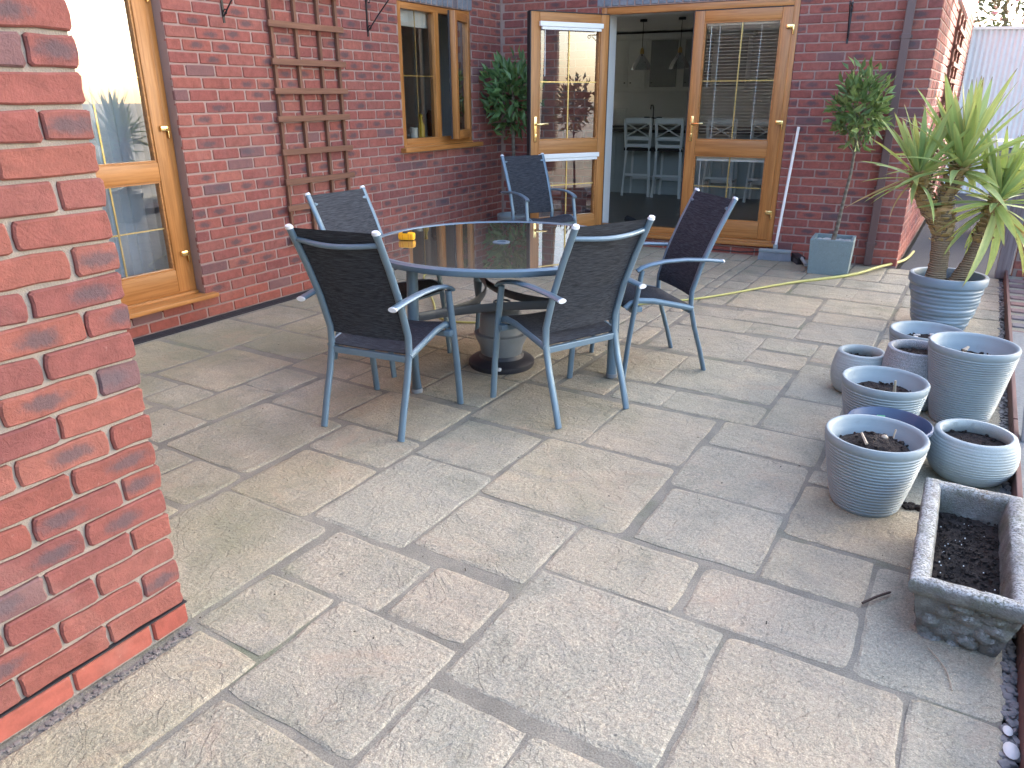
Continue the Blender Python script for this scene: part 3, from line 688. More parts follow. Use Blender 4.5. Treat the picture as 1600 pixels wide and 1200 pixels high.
room('kitchen', CN, AB, -2.6, 3.70, .275, 5.75, .12, 2.44, (-2.55, -.85, .95, 2.3))
room('dining_room', (XA, 0, 0), R(90), .9, 3.55, .275, 3.6, .15, 2.44, None)
room('utility_room', (XA, 0, 0), R(90), 4.6, 6.95, .275, 2.2, .15, 2.44, None)
def KT(name, label, cat, s, d, z=.12, rz=0, group=None): return thing(name, label, cat, CN + tB * s + nB * d + Vector((0, 0, z)), AB + rz, group)
# island
t = KT('kitchen_island', 'pale kitchen island with dark worktop behind the bar stools', 'island', 1.2, 3.45)
b = MB(); b.box(-1.15, 2.0, 0, .8, 0, .86); b.build('carcass', M_isl, t)
for k in range(6):
    b = MB(); x = -1.13 + k * .52; b.box(x, x + .06, -.014, 0, 0, .86); b.box(x + .06, x + .52, -.012, 0, 0, .09); b.box(x + .06, x + .52, -.012, 0, .78, .86); b.build('panel_frame', M_isl, t)
b = MB(); b.box(-1.2, 2.05, -.25, .85, .86, .90, b=.006); b.build('worktop', M_top, t)
# wall units and back worktop
t = KT('base_cabinets', 'pale base cabinets with dark worktop along the kitchen back wall', 'cabinet', .4, 5.12)
b = MB(); b.box(-2.8, 3.2, .05, .6, 0, .84); b.build('carcass', M_kit, t); b = MB(); b.box(-2.82, 3.22, 0, .62, .84, .88); b.build('worktop', M_top, t)
kw = KT('kitchen_window', 'white kitchen window over the worktop at the back left', 'window', -1.70, 5.76, .95)  # added out of view to let more daylight into the kitchen
b = MB(); b.box(-.85, -.80, 0, .07, 0, 1.35); b.box(.80, .85, 0, .07, 0, 1.35); b.box(-.80, .80, 0, .07, 0, .05); b.box(-.80, .80, 0, .07, 1.30, 1.35); b.box(-.025, .025, .001, .069, .05, 1.30); b.build('frame', M_white, kw)
b = MB(); b.add([(-.8, .03, .05), (.8, .03, .05), (.8, .03, 1.3), (-.8, .03, 1.3)], [(0, 1, 2, 3)]); b.build('pane', M_glass, kw)
M_gbay = plain('dim_cabinet_glass', (.30, .32, .33), .2)
t = KT('wall_cabinet', 'pale double door wall cabinet with glazed side bays in the dark kitchen', 'cabinet', -.35, 5.38, 1.60)
b = MB(); b.box(-.85, 1.9, .02, .34, -.02, .72); b.box(-.88, 1.95, -.04, .36, .72, .80); b.box(-.85, 1.9, -.02, .34, -.06, -.02); b.build('carcass', M_kit, t)
for k, x in enumerate((-1.2, -.62, -.31, .0, .58, 1.17)):
    wd_ = .28 if k in (1, 2) else .5
    x = (-.80, -.30, 0.0, .36, .92, 1.45)[k]
    b = MB(); b.box(x, x + wd_ if k in (1, 2) else x + .44, 0, .02, 0, .70, b=.004)
    if k in (1, 2): b.box(x + .05, x + wd_ - .05, -.006, 0, .08, .62)
    dr = b.build('cabinet_door', M_kit if k in (1, 2) else M_gbay, t)
    b = MB(); b.lathe([(.001, -.012), (.014, -.010), (.014, 0), (.006, .004)], 10, (0, 0, 0)); kn = b.build('knob', M_iron, dr); kn.location = (x + (.24 if k == 1 else .04), -.018, .07)
# bar stools
def make_stool():
    t = KT('bar_stool', 'x', 'bar stool', 0, 0); b = MB()
    for sx in (-1, 1): 
        b = MB(); b.tube([(sx * .195, -.02, 0), (sx * .165, 0, .62), (sx * .185, -.052, 1.05)], .022, 6); b.build('leg', M_kit, t)
        b = MB(); b.tube([(sx * .185, .36, 0), (sx * .165, .33, .62)], .018, 6); b.build('leg', M_kit, t)
    b = MB(); b.box(-.185, .185, -.060, -.030, .985, 1.06, b=.008); b.box(-.165, .165, -.038, -.010, .765, .815, b=.006); b.box(-.165, .165, -.03, 0, .67, .715, b=.006)
    b.build('back_rail', M_kit, t)
    b = MB()
    for sg in (-1, 1): b.tube([(-sg * .165, -.04, .81), (sg * .165, -.047, .99)], .020, 6, rb=.010)
    b.build('cross_brace', M_kit, t)
    b = MB(); b.box(-.20, .20, -.02, .36, .62, .665, b=.012); b.build('seat', M_top, t)
    b = MB(); b.box(-.175, .175, .0, .02, .28, .31); b.box(-.18, .18, .34, .36, .20, .24); b.box(-.19, -.17, 0, .35, .24, .27); b.box(.17, .19, 0, .35, .24, .27); b.build('foot_rail', M_kit, t)
    return t
st0 = make_stool()
SLAB = ['white cross-back bar stool nearest the open door edge in the kitchen', 'white cross-back bar stool beside the right door leaf edge', 'white cross-back bar stool seen through the left half of the shut door', 'white cross-back bar stool seen through the right half of the shut door']
for i, (x, y) in enumerate(((-4.17, 10.24), (-3.72, 10.25), (-3.02, 10.30), (-2.45, 10.36))):
    o = st0 if i == 0 else copy_tree(st0)
    o.location = (x, y, .12); o['label'] = SLAB[i]; o['group'] = 'bar stools at the kitchen island'
# pendants
def make_pendant():
    t = KT('pendant_light', 'x', 'lamp', 0, 0)
    b = MB(); b.lathe([(.001, 0), (.05, 0), (.05, -.03), (.001, -.03)], 16); b.build('ceiling_rose', M_iron, t)
    b = MB(); b.tube([(0, 0, -.03), (0, 0, -.36)], .004, 6); b.build('cable', M_iron, t)
    b = MB(); b.lathe([(.012, -.36), (.025, -.38), (.03, -.44), (.02, -.46)], 14); b.build('lamp_holder', M_gold, t)
    b = MB(); b.lathe([(.02, -.42), (.05, -.47), (.11, -.55), (.135, -.62), (.137, -.64)], 24); b.build('glass_shade', glass_mat('pendant_glass', (.75, .78, .80), 1.5, 3.0), t, True)
    return t
p0 = make_pendant()
for i, (x, y) in enumerate(((-4.33, 10.6), (-3.78, 10.6))):
    o = p0 if i == 0 else copy_tree(p0); o.location = (x, y, 2.44); o['group'] = 'pendant lights over the island'
    o['label'] = ('clear glass pendant light nearer the open door leaf', 'clear glass pendant light nearer the shut door leaf')[i]
# things on the kitchen worktop
t = KT('egg_rack', 'pale dimpled tray standing against the kitchen wall', 'tray', -.48, 5.35, 1.0)
b = MB(); b.box(-.14, .14, 0, .03, 0, .27, b=.01); b.build('tray', M_kit, t)
b = MB()
for i in range(6):
    for j in range(6): b.lathe([(.001, -.012), (.012, -.008), (.017, 0)], 8, (-.115 + i * .046, -.001, .025 + j * .044))
tag(b.build('dimples', M_white, t), kind='stuff')
o = MB(); o.tube([(0, 0, 0), (0, 0, .26), (0, -.05, .32), (0, -.15, .32), (0, -.17, .26)], .010, 8); o.tube([(-.10, 0, .02), (-.10, 0, .12), (.10, 0, .12), (.10, 0, .02)], .010, 8); o.tube([(-.15, 0, .13), (-.06, 0, .13)], .01, 6); o.tube([(.15, 0, .13), (.06, 0, .13)], .01, 6)
o = o.build('kitchen_tap', M_iron, None, True); o.location = CN + tB * .12 + nB * 5.35 + Vector((0, 0, 1.0)); o.rotation_euler = (0, 0, AB); tag(o, 'black bridge mixer tap rising from the back worktop', 'tap')
o = MB(); o.lathe([(.001, 0), (.045, 0), (.045, .17), (.016, .22), (.016, .28), (.001, .28)], 16); o = o.build('bottle', M_greypl, None, True); o.location = CN + tB * -.78 + nB * 5.3 + Vector((0, 0, 1.0)); tag(o, 'slim grey bottle beside the dimpled tray in the kitchen', 'bottle')
# dark shoe by the open doorway
t = KT('shoe', 'black shoe just inside the open doorway', 'shoe', 1.33, .55, .12, R(-40))
b = MB()
for k, (x, r, z) in enumerate(((-.12, .03, .03),)): pass
b.tube([(-.13, 0, .04), (-.10, 0, .05), (0, 0, .042), (.08, 0, .03), (.13, 0, .025)], [.02, .042, .046, .044, .018], 12, rb=[.02, .045, .04, .028, .018]); b.build('upper', M_black, t, True)
b = MB(); b.box(-.13, .13, -.04, .04, -.0, .012, b=.005); b.build('sole', M_white, t)
# dining room: round table with a white dish, curtains
t = thing('dining_table', 'dark round-edged table behind the left glazed door', 'table', (-5.6, 2.25, .15))
b = MB(); b.lathe([(.001, .70), (.62, .70), (.64, .715), (.64, .735), (.62, .745), (.001, .745)], 40); b.build('tabletop', M_white, t, True)
b = MB(); b.lathe([(.25, 0), (.25, .03), (.06, .06), (.05, .4), (.08, .70)], 20); b.build('pedestal', M_white, t, True)
o = MB(); o.lathe([(.05, 0), (.13, .02), (.19, .06), (.17, .10), (.09, .12), (.06, .15), (.08, .19), (.05, .22), (.001, .23)], 24); o = o.build('tureen', M_white, None, True); o.location = (-5.28, 2.35, .895); tag(o, 'white lidded dish on the table behind the left glazed door', 'dish')
M_curt = plain('grey_blue_curtain', (.58, .61, .65), .9, 0, .12, 6)
for i, (y0, y1) in enumerate(((2.80, 3.35), (1.2, 1.65))):
    b = MB(); n = 44; vs = []
    for z in (.17, .8, 1.5, 2.3):
        for k in range(n + 1): q = k / n; vs.append((-.40 - .03 * math.sin(q * 44) - .012 * math.sin(q * 17 + z), y0 + (y1 - y0) * q, z))
    b.add(vs, [(r * (n + 1) + k, r * (n + 1) + k + 1, (r + 1) * (n + 1) + k + 1, (r + 1) * (n + 1) + k) for r in range(3) for k in range(n)])
    o = b.build('curtain', M_curt, None, True); o.location = (XA, 0, 0); tag(o, ('grey blue curtain hanging beside the hinge side of the left glazed door', 'grey blue curtain at the hidden side of the left glazed door')[i], 'curtain', 'curtains of the glazed door')
# window-sill things
o = MB(); o.lathe([(.001, 0), (.036, 0), (.04, .09), (.037, .09), (.034, .01), (.001, .01)], 20); o.tube([(.038, 0, .075), (.07, 0, .07), (.072, 0, .03), (.037, 0, .02)], .006, 6)
o = o.build('mug', M_white, None, True); o.location = (XA - .15, 5.80, 1.094); o.rotation_euler = (0, 0, R(200)); tag(o, 'white mug standing inside the brown window', 'mug')
b = MB(); b.box(5.53, 6.50, .085, .275, .985, 1.092); b.build('inner_sill', M_white, fW)
o = MB(); o.lathe([(.001, 0), (.032, 0), (.034, .10), (.014, .14), (.014, .18), (.018, .20), (.001, .21)], 14); o = o.build('soap_bottle', plain('yellow_plastic', (.75, .50, .05), .4), None, True); o.location = (XA - .19, 5.97, 1.094); tag(o, 'yellow bottle standing inside the brown window', 'bottle')
o = MB(); o.lathe([(.001, 0), (.045, 0), (.05, .20), (.03, .24), (.001, .24)], 14); o = o.build('kettle', M_black, None, True); o.location = (XA - .20, 6.15, 1.094); tag(o, 'dark jug behind the gap of the open casement', 'jug')
b = MB(); b.box(5.53, 6.02, .10, .13, 2.035, 2.19); o = b.build('roller_blind', M_blind); o.location = (XA, 0, 0); o.rotation_euler = (0, 0, R(90)); tag(o, 'white blind pulled partly down inside the brown window', 'blind')

# ------------------------------------------------------------ things on the walls
def make_trellis(par_loc, rz, label, us, z0, z1, rungs, ov):
    t = thing('trellis', label, 'trellis', par_loc, rz)
    for u in us:
        b = MB(); b.box(u - .012, u + .012, -.030, -.004, z0, z1, b=.003); b.build('upright', M_trel, t)
    for z in rungs:
        b = MB(); b.box(us[0] - .045, us[-1] + ov, -.052, -.031, z - .021, z + .021, b=.003); o = b.build('rung', M_trelH, t); o.rotation_euler = (0, random.uniform(-.004, .004), 0)
    return t
make_trellis((XA, 0, 0), R(90), 'brown wooden trellis screwed to the long brick wall left of the window', [4.045, 4.275, 4.505, 4.695], .40, 2.9, [.43, .655, .868, 1.078, 1.290, 1.482, 1.685, 1.93, 2.15, 2.37, 2.6, 2.82], .05)
t = make_trellis((-.497, 7.474, 0), R(90), 'narrow brown trellis on the sunlit end wall of the house', [2.2, 2.9, 3.6], .3, 2.28, [.4 + .17 * k for k in range(11)], .06)
def make_bracket():
    t = thing('hanging_bracket', 'x', 'bracket')
    b = MB(); b.box(-.008, .008, -.006, 0, -.02, .30); b.build('wall_bar', M_iron, t)
    b = MB(); b.tube([(0, -.004, .27), (0, -.30, .275)], .006, 6); b.build('arm', M_iron, t)
    b = MB(); b.tube([(0, -.006, .02), (0, -.12, .13), (0, -.27, .262)], .005, 6)
    for cy, cz, r, s in ((-.028, .045, .018, 1), (-.03, .235, .018, 1), (-.30, .25, .022, -1)):
        b.tube([(0, cy + s * r * math.cos(a) * (1 - a / 12), cz + r * math.sin(a) * (1 - a / 12)) for a in [k * .5 for k in range(13)]], .004, 5)
    b.build('scroll', M_iron, t); return t
br0 = make_bracket()
for i, (loc, rz, lab) in enumerate((((XA, 5.078, 1.93), R(90), 'black scrolled iron bracket between the trellis and the window'), ((XA, 3.665, 1.93), R(90), 'black scrolled iron bracket left of the trellis'), (CN + tB * 3.30 + Vector((0, 0, 1.88)), AB, 'black iron bracket on the wall between doors and downpipe'))):
    o = br0 if i == 0 else copy_tree(br0); o.location = loc; o.rotation_euler = (0, 0, rz); o['label'] = lab; o['group'] = 'hanging basket brackets on the walls'
t = thing('downpipe', 'square brown plastic downpipe at the corner of the house', 'pipe', CN + tB * 3.745, AB)
b = MB(); b.box(-.033, .033, -.078, -.012, .01, 5.4, b=.006); b.build('pipe', M_pipe, t)
for z in (.195, .685, 1.9):
    b = MB(); b.box(-.036, .036, -.081, -.009, z - .02, z + .02, b=.003); b.box(-.05, .05, -.009, -.001, z - .012, z + .012); b.build('collar', M_pipe, t)
for i, pts in enumerate(([(1.7, -.005, .03), (2.1, -.006, .038), (2.6, -.006, .028), (2.95, -.006, .06)],)):
    b = MB(); b.tube(pts, .005, 6); o = b.build('cable', M_black, None, True); o.location = CN; o.rotation_euler = (0, 0, AB); tag(o, 'thin black cable running along the brick plinth under the door sill', 'cable')

# ------------------------------------------------------------ table
TZ = .705; TC = Vector((-2.165, 3.44, 0)); TR = .735
t = thing('garden_table', 'round glass topped garden table with a blue grey metal rim', 'table', TC)
b = MB(); b.lathe([(.035, TZ - .008), (TR - .035, TZ - .008), (TR - .035, TZ), (.035, TZ), (.035, TZ - .008)], 96); b.build('glass_top', M_tglass, t)
b = MB(); b.lathe([(TR - .037, TZ - .030), (TR - .008, TZ - .032), (TR, TZ - .022), (TR, TZ - .004), (TR - .010, TZ + .005), (TR - .033, TZ + .0035), (TR - .037, TZ - .001), (TR - .037, TZ - .030)], 96); b.build('rim', M_frame, t, True)
b = MB(); b.lathe([(.026, TZ - .02), (.046, TZ - .02), (.048, TZ + .003), (.040, TZ + .005), (.026, TZ + .004), (.026, TZ - .02)], 32); b.build('parasol_ring', M_frame, t, True)
legs = []
for dx, dy in ((-.155, -.60), (.63, .13), (-.45, .43)):
    a = math.atan2(dy, dx); legs.append(a); r = math.hypot(dx, dy); c, s = math.cos(a), math.sin(a)
    b = MB(); b.tube([(c * (r + .0), s * (r + .0), 0), (c * r, s * r, .35), (c * (r - .01), s * (r - .01), TZ - .03)], .029, 16); lg = b.build('leg', M_frame, t, True)
    b = MB(); b.lathe([(.001, 0), (.031, 0), (.031, .02), (.029, .022)], 16, (c * r, s * r, 0)); b.build('foot_cap', M_greypl, lg, True)
M_dkmet = metal_mat('dark_grey_metal', (.075, .085, .10), .4)
for k in range(3):
    a0, a1 = legs[k], legs[(k + 1) % 3]; am = math.atan2(math.sin(a0) + math.sin(a1), math.cos(a0) + math.cos(a1))
    P0 = Vector((math.cos(a0) * .60, math.sin(a0) * .60, .40)); P1 = Vector((math.cos(a1) * .60, math.sin(a1) * .60, .40)); Q = Vector((math.cos(am) * -.04, math.sin(am) * -.04, .36))
    pts = [P0 * (1 - q) ** 2 + Q * 2 * q * (1 - q) + P1 * q * q for q in [i / 14 for i in range(15)]]
    b = MB(); b.tube(pts, .005, 8, rb=.024); b.build('stretcher', M_dkmet, t, True)
b = MB(); b.tube([(.045 * math.cos(q), .045 * math.sin(q), .37) for q in [i * math.pi / 12 for i in range(25)]], .006, 8); b.build('centre_ring', M_dkmet, t, True)
t = thing('parasol_base', 'grey parasol base on a round black foot under the table', 'parasol base', TC + Vector((-.005, .0, 0)))
b = MB(); b.lathe([(.001, 0), (.185, 0), (.19, .012), (.188, .03), (.17, .045), (.13, .055), (.12, .075), (.001, .075)], 48); b.build('foot', M_darkpl, t, True)
b = MB(); b.lathe([(.10, .055), (.118, .075), (.125, .12), (.148, .17), (.150, .195), (.128, .20), (.124, .24), (.118, .30), (.10, .318), (.04, .325), (.034, .33), (.034, .36), (.022, .365), (.022, .33)], 48); b.build('drum', M_greypl, t, True)
b = MB(); b.lathe([(.001, -.012), (.014, -.010), (.014, .004), (.001, .006)], 12, (.085, -.165, .035)); b.build('filler_cap', M_cap, t, True)

# little yellow case on the table
t = thing('tape_case', 'small rounded yellow case lying at the left of the glass table top', 'case', (-2.655, 3.235, TZ), R(20))
b = MB(); b.box(-.052, .052, -.03, .03, .0, .048, b=.018); b.build('shell', plain('yellow_shell', (.85, .40, .01), .35), t, True)
b = MB(); b.box(-.020, .012, -.028, .028, .046, .0525, b=.003); b.build('clip', M_black, t); t.scale = (.88, .88, .88)
b = MB(); 
for x in (-.035, -.018, .020, .037): b.box(x - .003, x + .003, -.0315, -.0295, .008, .04)
b.build('grip_rib', plain('amber_plastic', (.72, .27, .005), .4), t)

# ------------------------------------------------------------ chairs
def make_chair():
    t = thing('garden_chair', 'x', 'chair')
    pz = [0, .12, .26, .38, .46, .62, .78, .943]; py = [0, .035, .082, .112, .112, .062, -.008, -.090]
    px = [.210, .210, .209, .208, .208, .209, .211, .213]
    for s in (-1, 1):
        b = MB(); b.tube([(s * px[i], py[i], pz[i]) for i in range(8)], .0125, 12, rb=.0175, up=(1, 0, 0)); po = b.build('rear_leg', M_frame, t, True)
        b = MB(); b.tube([(s * .213, -.088, .940), (s * .213, -.0935, .951)], [.0145, .011], 12, rb=[.0195, .015], up=(1, 0, 0)); b.build('end_cap', M_cap, po, True)
        b = MB(); b.tube([(s * .249, .505, 0), (s * .249, .485, .20), (s * .247, .455, .42), (s * .244, .425, .60)], .0125, 12, rb=.0175, up=(1, 0, 0)); b.build('front_leg', M_frame, t, True)
        ap = [(s * .235, -.035, .622), (s * .238, .06, .634), (s * .243, .18, .643), (s * .247, .30, .641), (s * .247, .39, .627), (s * .246, .435, .612), (s * .245, .455, .598)]
        b = MB(); b.tube(ap, .0215, 12, rb=.0105); ar = b.build('armrest', M_frame, t, True)
        b = MB(); b.tube([(s * .235, -.034, .622), (s * .235, -.042, .6215)], [.0225, .021], 12, rb=[.0115, .010]); b.build('end_cap', M_cap, ar, True)
        b = MB(); b.tube([(s * .216, .105, .368), (s * .218, .20, .392), (s * .219, .34, .425), (s * .219, .42, .432), (s * .219, .47, .420), (s * .219, .50, .395)], .0125, 10, rb=.016); b.build('seat_rail', M_frame, t, True)
        b = MB(); b.box(s * .233 - .018, s * .233 + .018, .415, .455, .378, .404, b=.003); b.build('rail_bracket', M_frame, t)
    b = MB(); b.box(-.207, .207, .100, .122, .338, .368, b=.004); b.build('rear_crossbar', M_frame, t)
    b = MB(); b.box(-.245, .245, .440, .462, .365, .392, b=.004); b.build('front_crossbar', M_frame, t)
    b = MB(); b.tube([(-.205 + .41 * i / 12, -.058 - .034 * math.sin(math.pi * i / 12), .890 - .012 * math.sin(math.pi * i / 12)) for i in range(13)], .0115, 10); b.build('top_rail', M_frame, t, True)
    # slings: back between the posts, a little hollow; seat between the rails
    n, m = 10, 14; vs = []
    for j in range(m + 1):
        z = .435 + (.939 - .435) * j / m
        k = max(i for i in range(7) if pz[i] <= z); f = (z - pz[k]) / (pz[k + 1] - pz[k]); yc = py[k] + (py[k + 1] - py[k]) * f
        for i in range(n + 1):
            q = i / n; hol = .012 * math.sin(math.pi * q) * (1 - (j / m) ** 3)
            vs.append((-.205 + .41 * q, yc + .006 - hol, z))
    nn = n + 1; fs = [(j * nn + i, j * nn + i + 1, (j + 1) * nn + i + 1, (j + 1) * nn + i) for j in range(m) for i in range(n)]
    off = len(vs); vs += [(x, y + .004, z) for x, y, z in vs]; fs += [tuple(off + q for q in reversed(f)) for f in fs]
    b = MB(); b.add(vs, fs); b.build('backrest', M_sling, t, True)
    prof = [(.108, .372), (.16, .386), (.24, .402), (.32, .420), (.40, .434), (.45, .430), (.485, .412), (.503, .39)]
    vs = []
    for j, (y, z) in enumerate(prof):
        for i in range(n + 1): q = i / n; vs.append((-.212 + .424 * q, y, z + .010 - .018 * math.sin(math.pi * q) * math.sin(math.pi * (j + .4) / len(prof))))
    fs = [(j * nn + i, j * nn + i + 1, (j + 1) * nn + i + 1, (j + 1) * nn + i) for j in range(len(prof) - 1) for i in range(n)]
    off = len(vs); vs += [(x, y, z - .004) for x, y, z in vs]; fs += [tuple(off + q for q in reversed(f)) for f in fs]
    b = MB(); b.add(vs, fs); b.build('seat', M_sling, t, True)
    return t
ch0 = make_chair()
CH = [((-2.212, 2.294), (-.066, .496), 'charcoal mesh garden chair nearest the brick corner with its back to the camera'),
      ((-1.373, 3.000), (-.908, .419), 'charcoal mesh garden chair right of the parasol base with its back turned'),
      ((-1.285, 4.087), (-.70, -.715), 'charcoal mesh garden chair at the right of the table seen from its side'),
      ((-3.060, 3.220), (1.0, -.04), 'charcoal mesh garden chair between the table and the trellis wall'),
      ((-3.600, 6.180), (.86, -.51), 'charcoal mesh garden chair standing alone in front of the open door leaf')]
for i, ((x, y), f, lab) in enumerate(CH):
    o = ch0 if i == 0 else copy_tree(ch0); o.location = (x, y, 0); o.rotation_euler = (0, 0, math.atan2(f[1], f[0]) - math.pi / 2); o['label'] = lab; o['group'] = 'garden chairs on the patio'

# ------------------------------------------------------------ pots
def soil_disc(par, r, z, mound, seed, name='soil', m=None):
    rg = random.Random(seed); n = 40; rings = 12; vs = [(0, 0, z + mound)]; ph = rg.uniform(0, 50)
    for j in range(1, rings + 1):
        for i in range(n):
            a = 2 * math.pi * i / n; rr = r * j / rings
            h = mound * (1 - (j / rings) ** 1.7) + .010 * noise.noise((rr * math.cos(a) * 28 + ph, rr * math.sin(a) * 28, 0)) + .006 * noise.noise((rr * math.cos(a) * 90 + ph, rr * math.sin(a) * 90, 3))
            vs.append((rr * math.cos(a), rr * math.sin(a), z + h))
    fs = [(0, 1 + i, 1 + (i + 1) % n) for i in range(n)] + [(1 + (j - 1) * n + i, 1 + j * n + i, 1 + j * n + (i + 1) % n, 1 + (j - 1) * n + (i + 1) % n) for j in range(1, rings) for i in range(n)]
    b = MB(); b.add(vs, fs); o = b.build(name, m or M_soil, par, True)
    c = MB()
    for k in range(46):
        a, q = rg.uniform(0, 6.28), r * math.sqrt(rg.random()) * .93; s = rg.uniform(.003, .008); zz = z + mound * (1 - (q / r) ** 1.7) + .004
        c.box(-s, s, -s * .8, s * .8, -s * .7, s * .7, b=s * .4, M=Matrix.Translation((q * math.cos(a), q * math.sin(a), zz)) @ Matrix.Rotation(rg.uniform(0, 6), 4, 'Z') @ Matrix.Rotation(rg.uniform(0, 3), 4, 'X'))
    tag(c.build('soil_crumbs', m or M_soil, par), kind='stuff'); return o
def ribbed(name, label, x, y, h, rt, rb, m, ribs, soil_z, mound, seed, wavy=0.0, lip=.022, tilt=(0, 0)):
    t = thing(name, label, 'plant pot', (x, y, 0)); t.rotation_euler = (tilt[0], tilt[1], seed * 1.7)
    prof = [(.001, .004), (rb - .012, .004), (rb - .004, 0), (rb, .006)]; N = ribs * 4
    h1 = h - .035
    for i in range(N + 1):
        q = i / N; z = .008 + (h1 - .008) * q; r = rb + (rt - .004 - rb) * (q ** .82)
        prof.append((r + (.0022 if i % 4 in (1, 2) else -.0012) * (1 if 1 else 1), z))
    prof += [(rt - .002, h - .030), (rt, h - .020), (rt, h - .008), (rt - .004, h - .001), (rt - .010, h), (rt - lip * .7, h - .003), (rt - lip, h - .012), (rt - lip - .002, h - .030), (rt - lip - .010, h - .038), (rt - lip - .014, h - .060), (rb - .014, soil_z - .04)]
    rg = random.Random(seed); p1, p2 = rg.uniform(0, 9), rg.uniform(0, 9)
    def wob(a, z, i):
        if z > h - .033 or z < .006: return 0
        return wavy * noise.noise((math.cos(a) * 1.6 + p1, math.sin(a) * 1.6 + p2, z * 60)) + .0008 * noise.noise((math.cos(a) * 4, math.sin(a) * 4, z * 90))
    b = MB(); b.lathe(prof, 72, wob=wob); b.build('body', m, t, True)
    ri = rb + (rt - rb) * max(0, soil_z / h) - .012
    soil_disc(t, ri, soil_z, mound, seed); return t
def bits(par, seed, items):
    for nm, mat, pts in items:
        b = MB(); b.tube(*pts); b.build(nm, mat, par, True)
M_label = plain('green_plant_label', (.20, .55, .28), .5); M_dry = plain('dry_stem', (.42, .34, .25), .8)
p = ribbed('plant_pot', 'large ribbed blue grey pot heaped with dark compost, nearest the stone trough', -.149, 2.808, .292, .175, .117, M_pot, 19, .215, .055, 1)
bits(p, 1, [('dry_stem', M_dry, ([(.05, -.06, .25), (.06, -.065, .29)], .003, 5)), ('dry_stem', M_dry, ([(-.06, .03, .265), (-.01, .05, .285)], [.006, .004], 5))])
b = MB(); b.lathe([(.001, 0), (.011, .004), (.012, .009), (.007, .015), (.001, .017)], 10, (.02, -.03, .262)); b.build('snail_shell', M_dry, p, True)
p = thing('plant_pot', 'low navy plastic bowl with a green label half hidden between ribbed pots', 'plant pot', (-.128, 3.115, 0))
b = MB(); b.lathe([(.001, .003), (.10, .003), (.105, 0), (.108, .01), (.150, .205), (.158, .212), (.158, .222), (.152, .225), (.146, .218), (.128, .13), (.1, .06)], 64); b.build('body', M_potdark, p, True)
soil_disc(p, .132, .15, .01, 2); b = MB(); b.box(-.016, .016, .085, .088, .15, .215); lb = b.build('plant_label', M_label, p); lb.rotation_euler = (R(-8), 0, R(20))
p = ribbed('plant_pot', 'ribbed blue grey pot with sparse soil and a green clip, leftmost of the ribbed pots', -.188, 3.427, .295, .175, .115, M_pot, 20, .225, .012, 3)
bits(p, 3, [('dry_stem', M_dry, ([(.02, .04, .235), (.035, .03, .30)], [.008, .004], 6)), ('green_clip', M_label, ([(.06, -.11, .24), (.10, -.06, .262), (.12, 0, .24)], .011, 6))])
p = ribbed('plant_pot', 'tallest ribbed blue grey pot beside the timber edging, nearly empty', .121, 3.874, .384, .185, .118, M_pot, 30, .30, .004, 4)
bits(p, 4, [('dry_stem', M_dry, ([(-.02, .02, .30), (-.025, .02, .345), (-.005, .03, .355)], [.010, .012, .006], 6)), ('dry_stem', M_dry, ([(.03, -.04, .305), (.05, -.03, .33)], .003, 5))])
p = ribbed('plant_pot', 'ribbed blue grey pot holding soil and pale chips, closest to the yucca pot', -.084, 4.389, .28, .184, .12, M_pot, 18, .21, .012, 5)
c = MB(); rg = random.Random(5)
for k in range(16):
    s = rg.uniform(.006, .022); c.box(-s, s, -s * .6, s * .6, -.004, .004, b=.002, M=Matrix.Translation((rg.uniform(-.09, .09), rg.uniform(-.09, .06), .226)) @ Matrix.Rotation(rg.uniform(0, 6), 4, 'Z'))
tag(c.build('pale_chips', plain('pale_stone_chip', (.55, .50, .45), .8), p), kind='stuff')
def roundpot(label, x, y, h, rim, belly, base, m, seed, soil_z):
    t = thing('plant_pot', label, 'plant pot', (x, y, 0))
    prof = [(.001, .003), (base - .01, .003), (base, .006)]
    for i in range(1, 50):
        q = i / 50; a = q * math.pi; r = base + (rim - base) * q + (belly - (base + rim) / 2) * math.sin(math.pi * q ** .82) ** .8
        prof.append((r + .0012 * math.sin(i * 2.1), .006 + (h - .012) * q))
    prof += [(rim + .002, h - .004), (rim - .004, h), (rim - .014, h), (rim - .020, h - .006), (rim - .022, h - .03), (belly - .03, soil_z)]
    b = MB(); b.lathe(prof, 72, wob=lambda a, z, i: .001 * noise.noise((math.cos(a) * 3, math.sin(a) * 3, z * 70))); b.build('body', m, t, True)
    soil_disc(t, belly - .025, soil_z, .008, seed); return t
roundpot('rounded pale grey ridged bowl behind the stone trough', .176, 3.245, .196, .140, .162, .105, M_potpale, 6, .14)
roundpot('small pale grey rounded pot, leftmost of the back pots', -.350, 4.035, .22, .112, .136, .10, M_potpale, 7, .165)
roundpot('speckled granite grey pot between the small pale pot and the tall ribbed pot', -.100, 3.985, .295, .134, .150, .12, M_potgran, 8, .25)

